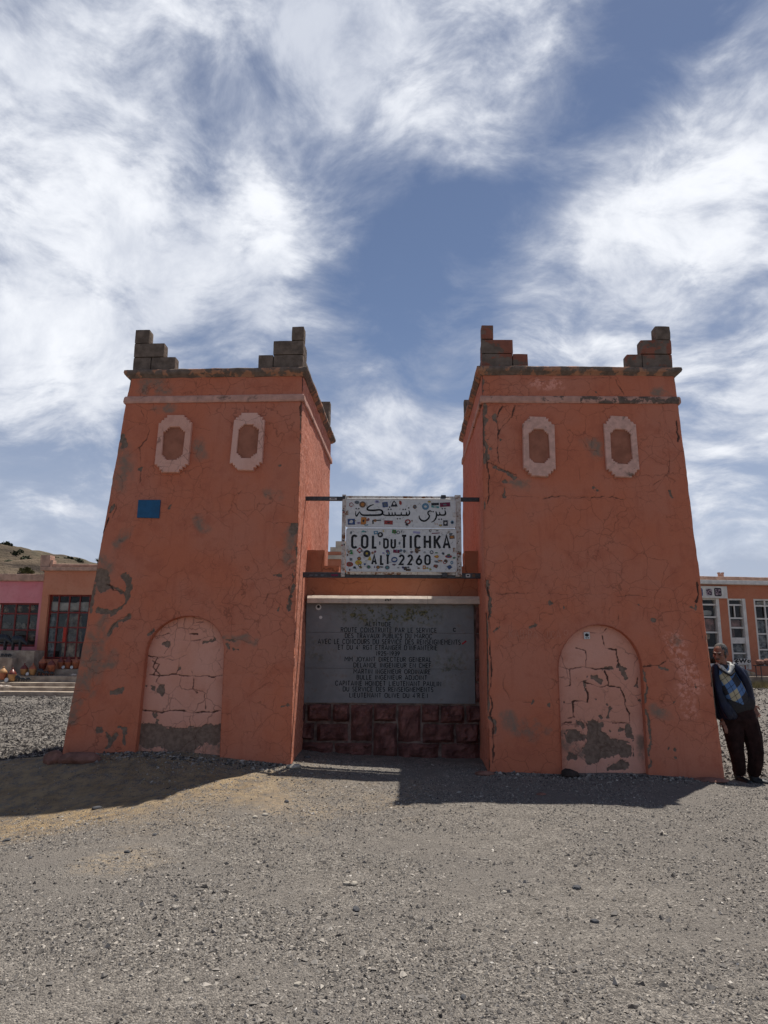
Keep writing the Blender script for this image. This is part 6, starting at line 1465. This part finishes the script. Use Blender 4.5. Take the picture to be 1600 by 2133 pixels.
# ------------------------------------------------------------------ the man leaning on the tower
MY = 8.98
def zp(x, y, dy=0.0):
    return atY(1450 + x / 6.466, 1330 + y / 6.466, MY) + Vector((.035, dy, 0))
def remesh(name, mb, voxel, smooth_it, mat, parent, folds=0.0, fsc=9, seed=0.):
    me = bpy.data.meshes.new(name); me.from_pydata([tuple(v) for v in mb.V], [], mb.F); me.update()
    o = bpy.data.objects.new(name, me); col.objects.link(o)
    r = o.modifiers.new('r', 'REMESH'); r.mode = 'VOXEL'; r.voxel_size = voxel
    if smooth_it: s = o.modifiers.new('s', 'SMOOTH'); s.iterations = smooth_it; s.factor = .5
    dg = bpy.context.evaluated_depsgraph_get(); ev = o.evaluated_get(dg); me2 = bpy.data.meshes.new_from_object(ev)
    o.modifiers.clear(); o.data = me2; bpy.data.meshes.remove(me)
    n = len(me2.vertices); P = np.empty(n * 3, np.float32); me2.vertices.foreach_get('co', P); P = P.reshape(-1, 3)
    if folds:
        N = np.empty(n * 3, np.float32); me2.vertices.foreach_get('normal', N); N = N.reshape(-1, 3)
        q = P * np.array([1.0, 1.0, .45]); a = 1 - np.abs(fbm(q + seed, fsc, 3)) * 5
        P = P + N * (a * folds)[:, None]; me2.vertices.foreach_set('co', P.ravel())
    me2.polygons.foreach_set('use_smooth', np.full(len(me2.polygons), True)); me2.update()
    me2.materials.clear(); me2.materials.append(mat); reparent(o, parent); return o
M['skin'] = simple('weathered_skin', (.27, .125, .085), .6, .15, 30, .2, .003, .3); M['hair'] = simple('short_grey_hair', (.13, .125, .12), .9, .4, 60, .6, .004, .2, c2=(.035, .033, .032))
M['navy'] = simple('navy_nylon', (.008, .012, .036), .55, .25, 9, .3, .006, .3); M['trouser'] = simple('dark_maroon_trousers', (.030, .014, .013), .9, .25, 10, .3, .006, .12); M['shoe'] = simple('black_shoe', (.010, .010, .011), .55, .1, 20, .1, .002, .4)
M['shirt'] = flaked('checked_white_shirt', (.55, .54, .50), (.20, .20, .22), .42, 55, .85, .05, .1); M['knit_grey'] = simple('charcoal_knit', (.042, .040, .042), .95, .15, 60, .3, .003, .1)
def argyle():
    m, gg, b = new_mat('argyle_knit'); v = obco(gg); s = gg.n('ShaderNodeSeparateXYZ')
    o_ = zp(440, 560); vv = gg.vm('SUBTRACT', v, tuple(o_)); rot = gg.n('ShaderNodeVectorRotate', rotation_type='Y_AXIS'); gg.set(rot.inputs['Vector'], vv); rot.inputs['Angle'].default_value = radians(-14)
    gg.set(s.inputs[0], rot.outputs[0]); X, Z = s.outputs[0], s.outputs[2]
    p = gg.m('ADD', gg.m('DIVIDE', X, .132), gg.m('DIVIDE', Z, .182)); q = gg.m('SUBTRACT', gg.m('DIVIDE', X, .132), gg.m('DIVIDE', Z, .182))
    p = gg.m('ADD', p, .5); q = gg.m('ADD', q, .5)
    ip, iq = gg.m('FLOOR', p), gg.m('FLOOR', q); ep = gg.m('FLOORED_MODULO', ip, 2.0); eq = gg.m('FLOORED_MODULO', iq, 2.0)
    dark = gg.m('MULTIPLY', gg.m('SUBTRACT', 1.0, ep), gg.m('SUBTRACT', 1.0, eq)); cream = gg.m('MULTIPLY', ep, eq)
    c = gg.mix(dark, (.10, .18, .34), (.040, .038, .042)); c = gg.mix(cream, c, (.42, .37, .25))
    lp = gg.m('LESS_THAN', gg.m('ABSOLUTE', gg.m('SUBTRACT', gg.m('FRACT', p), .5)), .028); lq = gg.m('LESS_THAN', gg.m('ABSOLUTE', gg.m('SUBTRACT', gg.m('FRACT', q), .5)), .028)
    c = gg.mix(gg.m('MULTIPLY', gg.m('MAXIMUM', lp, lq), .8), c, (.02, .02, .028)); gg.set(b.inputs['Base Color'], c); b.inputs['Roughness'].default_value = .95
    bump(gg, b, gg.noise(v, 120, 2), .3, .003); return m
M['argyle'] = argyle()
ft = zp(640, 1960); man = thing('person', 'man in navy jacket and argyle sweater leaning against the tower wall, hands lowered', 'person', (ft.x, ft.y, ft.z))
# head frame: turned towards the picture's left and slightly down
hf = Vector((-.74, -.64, -.16)).normalized(); hr = hf.cross(Vector((.10, 0, 1))).normalized(); hu = hr.cross(hf).normalized()
HM = Matrix((hr, hf, hu)).transposed(); HC = zp(288, 205, .0)
HS = 1.0
def hp(x, y, z): return HC + HM @ Vector((x, y, z)) * HS
mb = MB()
mb.ell(hp(0, -.012, .032), (.074, .094, .088), HM); mb.ell(hp(0, .026, -.03), (.060, .066, .082), HM); mb.ell(hp(0, .034, -.082), (.047, .052, .036), HM); mb.ell(hp(0, .070, -.100), (.022, .020, .018), HM)
mb.cap(hp(0, .092, .012), hp(0, .116, -.030), .009, .0145); 
for s in (-1, 1):
    mb.cap(hp(.040 * s, .078, .024), hp(.010 * s, .090, .020), .011, .011); mb.ell(hp(.040 * s, .062, -.020), (.022, .024, .020), HM); mb.ell(hp(.076 * s, -.008, -.008), (.011, .024, .034), HM); mb.ell(hp(.012 * s, .104, -.033), (.010, .010, .009), HM)
mb.cap(hp(-.020, .086, -.060), hp(.020, .086, -.060), .008, .008); mb.cap(hp(-.016, .084, -.072), hp(.016, .084, -.072), .009, .009)
neck0 = hp(0, -.025, -.07); neck1 = zp(335, 430, .03); mb.cap(neck0, neck1, .056, .062)
sR, sL = zp(235, 470, .04), zp(545, 470, .02); chest = zp(390, 560, .02); pel = zp(505, 985, .0)
mb.cap(neck1, chest, .065, .13); mb.cap(sR, sL, .06, .06); mb.cap(chest, pel, .11, .095)
elL, wrL = zp(665, 715, .05), zp(700, 880, -.0); mb.cap(sL, elL, .052, .040); mb.cap(elL, wrL, .040, .028)
elR, wrR = zp(225, 800, .10), zp(315, 1090, -.02); mb.cap(sR, elR, .052, .040); mb.cap(elR, wrR, .040, .028)
hipR, hipL = zp(430, 1060), zp(610, 1060); knR, knL = zp(490, 1450, -.04), zp(715, 1450, -.05); anR, anL = zp(560, 1840, .02), zp(735, 1850, .0)
for a, b, c_ in ((hipR, knR, anR), (hipL, knL, anL)): mb.cap(a, b, .085, .058); mb.cap(b, c_, .056, .04)
mb.cap(anR, zp(572, 1905, -.07), .03, .022); mb.cap(anL, zp(800, 1925, -.03), .03, .022)
# hands: palm, four fingers of different lengths, thumb
def hand(wr, pd, side, curl):
    pd = pd.normalized(); w = pd.cross(Vector((0, -1, 0))).normalized() * side; nrm = pd.cross(w).normalized()
    pe = wr + pd * .085
    mb.cap(wr, wr + pd * .03, .026, .026)
    for k in range(4): mb.cap(wr + pd * .03 + w * (-.026 + .017 * k), pe + w * (-.028 + .019 * k), .014, .012)
    for k, L in enumerate((.060, .072, .076, .066)):
        b = pe + w * (-.028 + .019 * k); m1 = b + (pd + nrm * curl * .5).normalized() * L * .55; m2 = m1 + (pd + nrm * curl * 1.5).normalized() * L * .5
        mb.cap(b, m1, .0095, .0088, 8); mb.cap(m1, m2, .0088, .0075, 8)
    t0 = wr + pd * .025 + w * .03; t1 = t0 + (pd * .6 + w * .75).normalized() * .04; mb.cap(t0, t1, .0115, .0105, 8); mb.cap(t1, t1 + (pd + w * .1).normalized() * .032, .0105, .009, 8)
hand(zp(708, 890, .0), zp(775, 1050, -.03) - zp(708, 890), -1, .35); hand(zp(315, 1090, -.03), zp(345, 1230, -.05) - zp(315, 1090), 1, .3)
remesh('body', mb, .0052, 3, M['skin'], man)
# hair, brows and eyes
mb = MB(); mb.ell(hp(0, -.022, .046), (.0785, .090, .083), HM); mb.ell(hp(0, -.045, .0), (.078, .066, .075), HM)
for s in (-1, 1): mb.ell(hp(.070 * s, .012, .012), (.010, .022, .030), HM)
remesh('hair', mb, .005, 2, M['hair'], man, .002, 60)
for s in (-1, 1):
    mb = MB(); mb.ell(hp(.030 * s, .086, .004), (.013, .006, .0065), HM, 10, 6); mb.build('eye', M['black'], None, True); reparent(bpy.context.scene.objects[-1] if False else col.objects[-1], man)
    mb = MB(); mb.cap(hp(.044 * s, .084, .026), hp(.012 * s, .098, .022), .0055, .006, 8); mb.build('eyebrow', M['hair'], None, True); reparent(col.objects[-1], man)
mb = MB(); mb.cap(hp(-.026, .092, -.054), hp(0, .102, -.048), .006, .008, 8); mb.cap(hp(.026, .092, -.054), hp(0, .102, -.048), .006, .008, 8); mb.build('moustache', M['hair'], None, True); reparent(col.objects[-1], man)
# sweater
mb = MB(); mb.cap(zp(330, 480, .02), zp(400, 640, .0), .13, .165); mb.cap(zp(400, 640, .0), zp(490, 800, -.01), .165, .156); mb.cap(zp(270, 500, .04), zp(500, 490, .03), .085, .085)
remesh('sweater', mb, .011, 6, M['argyle'], man, .004, 8)
mb = MB(); mb.cap(zp(425, 890, -.015), zp(600, 852, -.015), .140, .128); mb.cap(zp(430, 915, -.01), zp(605, 875, -.01), .135, .125); remesh('sweater_hem', mb, .010, 6, M['knit_grey'], man)
# shirt collar and neckline
def chain(mb, pts, r):
    P = [zp(*p) for p in pts]
    for i in range(len(P) - 1): mb.cap(P[i], P[i + 1], r[i] if isinstance(r, list) else r, r[i + 1] if isinstance(r, list) else r, 10)
mb = MB(); chain(mb, [(235, 335, -.02), (262, 395, -.085), (335, 462, -.125), (395, 405, -.10), (412, 330, -.02), (370, 320, .06), (290, 330, .06), (238, 340, .0)], .016); chain(mb, [(258, 385, -.085), (325, 462, -.135)], [.030, .014]); chain(mb, [(405, 375, -.08), (352, 458, -.132)], [.032, .014])
remesh('shirt_collar', mb, .007, 2, M['shirt'], man)
mb = MB(); chain(mb, [(232, 400, -.085), (290, 462, -.138), (352, 492, -.152), (400, 455, -.135), (432, 370, -.07)], .013); remesh('neckline', mb, .006, 2, M['knit_grey'], man)
# jacket: back, open fronts, sleeves
mb = MB(); chain(mb, [(250, 440, .075), (400, 420, .09), (540, 460, .06)], [.085, .09, .085]); chain(mb, [(320, 520, .10), (410, 740, .11), (440, 900, .11)], [.12, .13, .11])
chain(mb, [(455, 375, -.045), (548, 500, -.09), (602, 640, -.10), (655, 830, -.07)], [.045, .042, .042, .042]); chain(mb, [(565, 520, -.02), (630, 740, -.02), (655, 850, -.01)], [.06, .055, .05])
chain(mb, [(560, 465, .0), (628, 590, .03), (672, 720, .04), (685, 800, .02), (693, 870, .0)], [.078, .072, .068, .062, .052])
chain(mb, [(215, 390, -.03), (200, 520, -.07), (222, 720, -.11), (275, 900, -.13), (335, 1030, -.13)], [.045, .04, .038, .045, .048]); chain(mb, [(300, 900, -.12), (400, 1035, -.115)], [.05, .045]); chain(mb, [(250, 760, -.06), (330, 1030, -.06)], [.06, .06])
chain(mb, [(235, 465, .06), (222, 640, .09), (235, 810, .10), (300, 1050, .01)], [.075, .07, .066, .05])
remesh('jacket', mb, .0095, 4, M['navy'], man, .009, 9, 4.)
# trousers
mb = MB(); chain(mb, [(455, 1035, .0), (610, 1012, .0)], .122); chain(mb, [(445, 1085, .0), (625, 1085, .0)], .135)
chain(mb, [(440, 1100, .0), (465, 1300, -.02), (485, 1500, -.04), (525, 1680, -.02), (548, 1775, .01)], [.125, .104, .086, .074, .070]); chain(mb, [(650, 1090, .0), (700, 1300, -.03), (735, 1500, -.05), (742, 1680, -.03), (746, 1780, .0)], [.125, .106, .090, .080, .076])
remesh('trousers', mb, .010, 4, M['trouser'], man, .010, 7, 9.)
for nm, pts, rr in (('shoe', [(545, 1835, .03), (558, 1900, .01), (598, 1928, -.14)], [.055, .052, .042]), ('shoe', [(742, 1840, .02), (755, 1922, .0), (870, 1945, -.08)], [.058, .054, .044])):
    mb = MB(); chain(mb, pts, rr); remesh(nm, mb, .007, 3, M['shoe'], man)
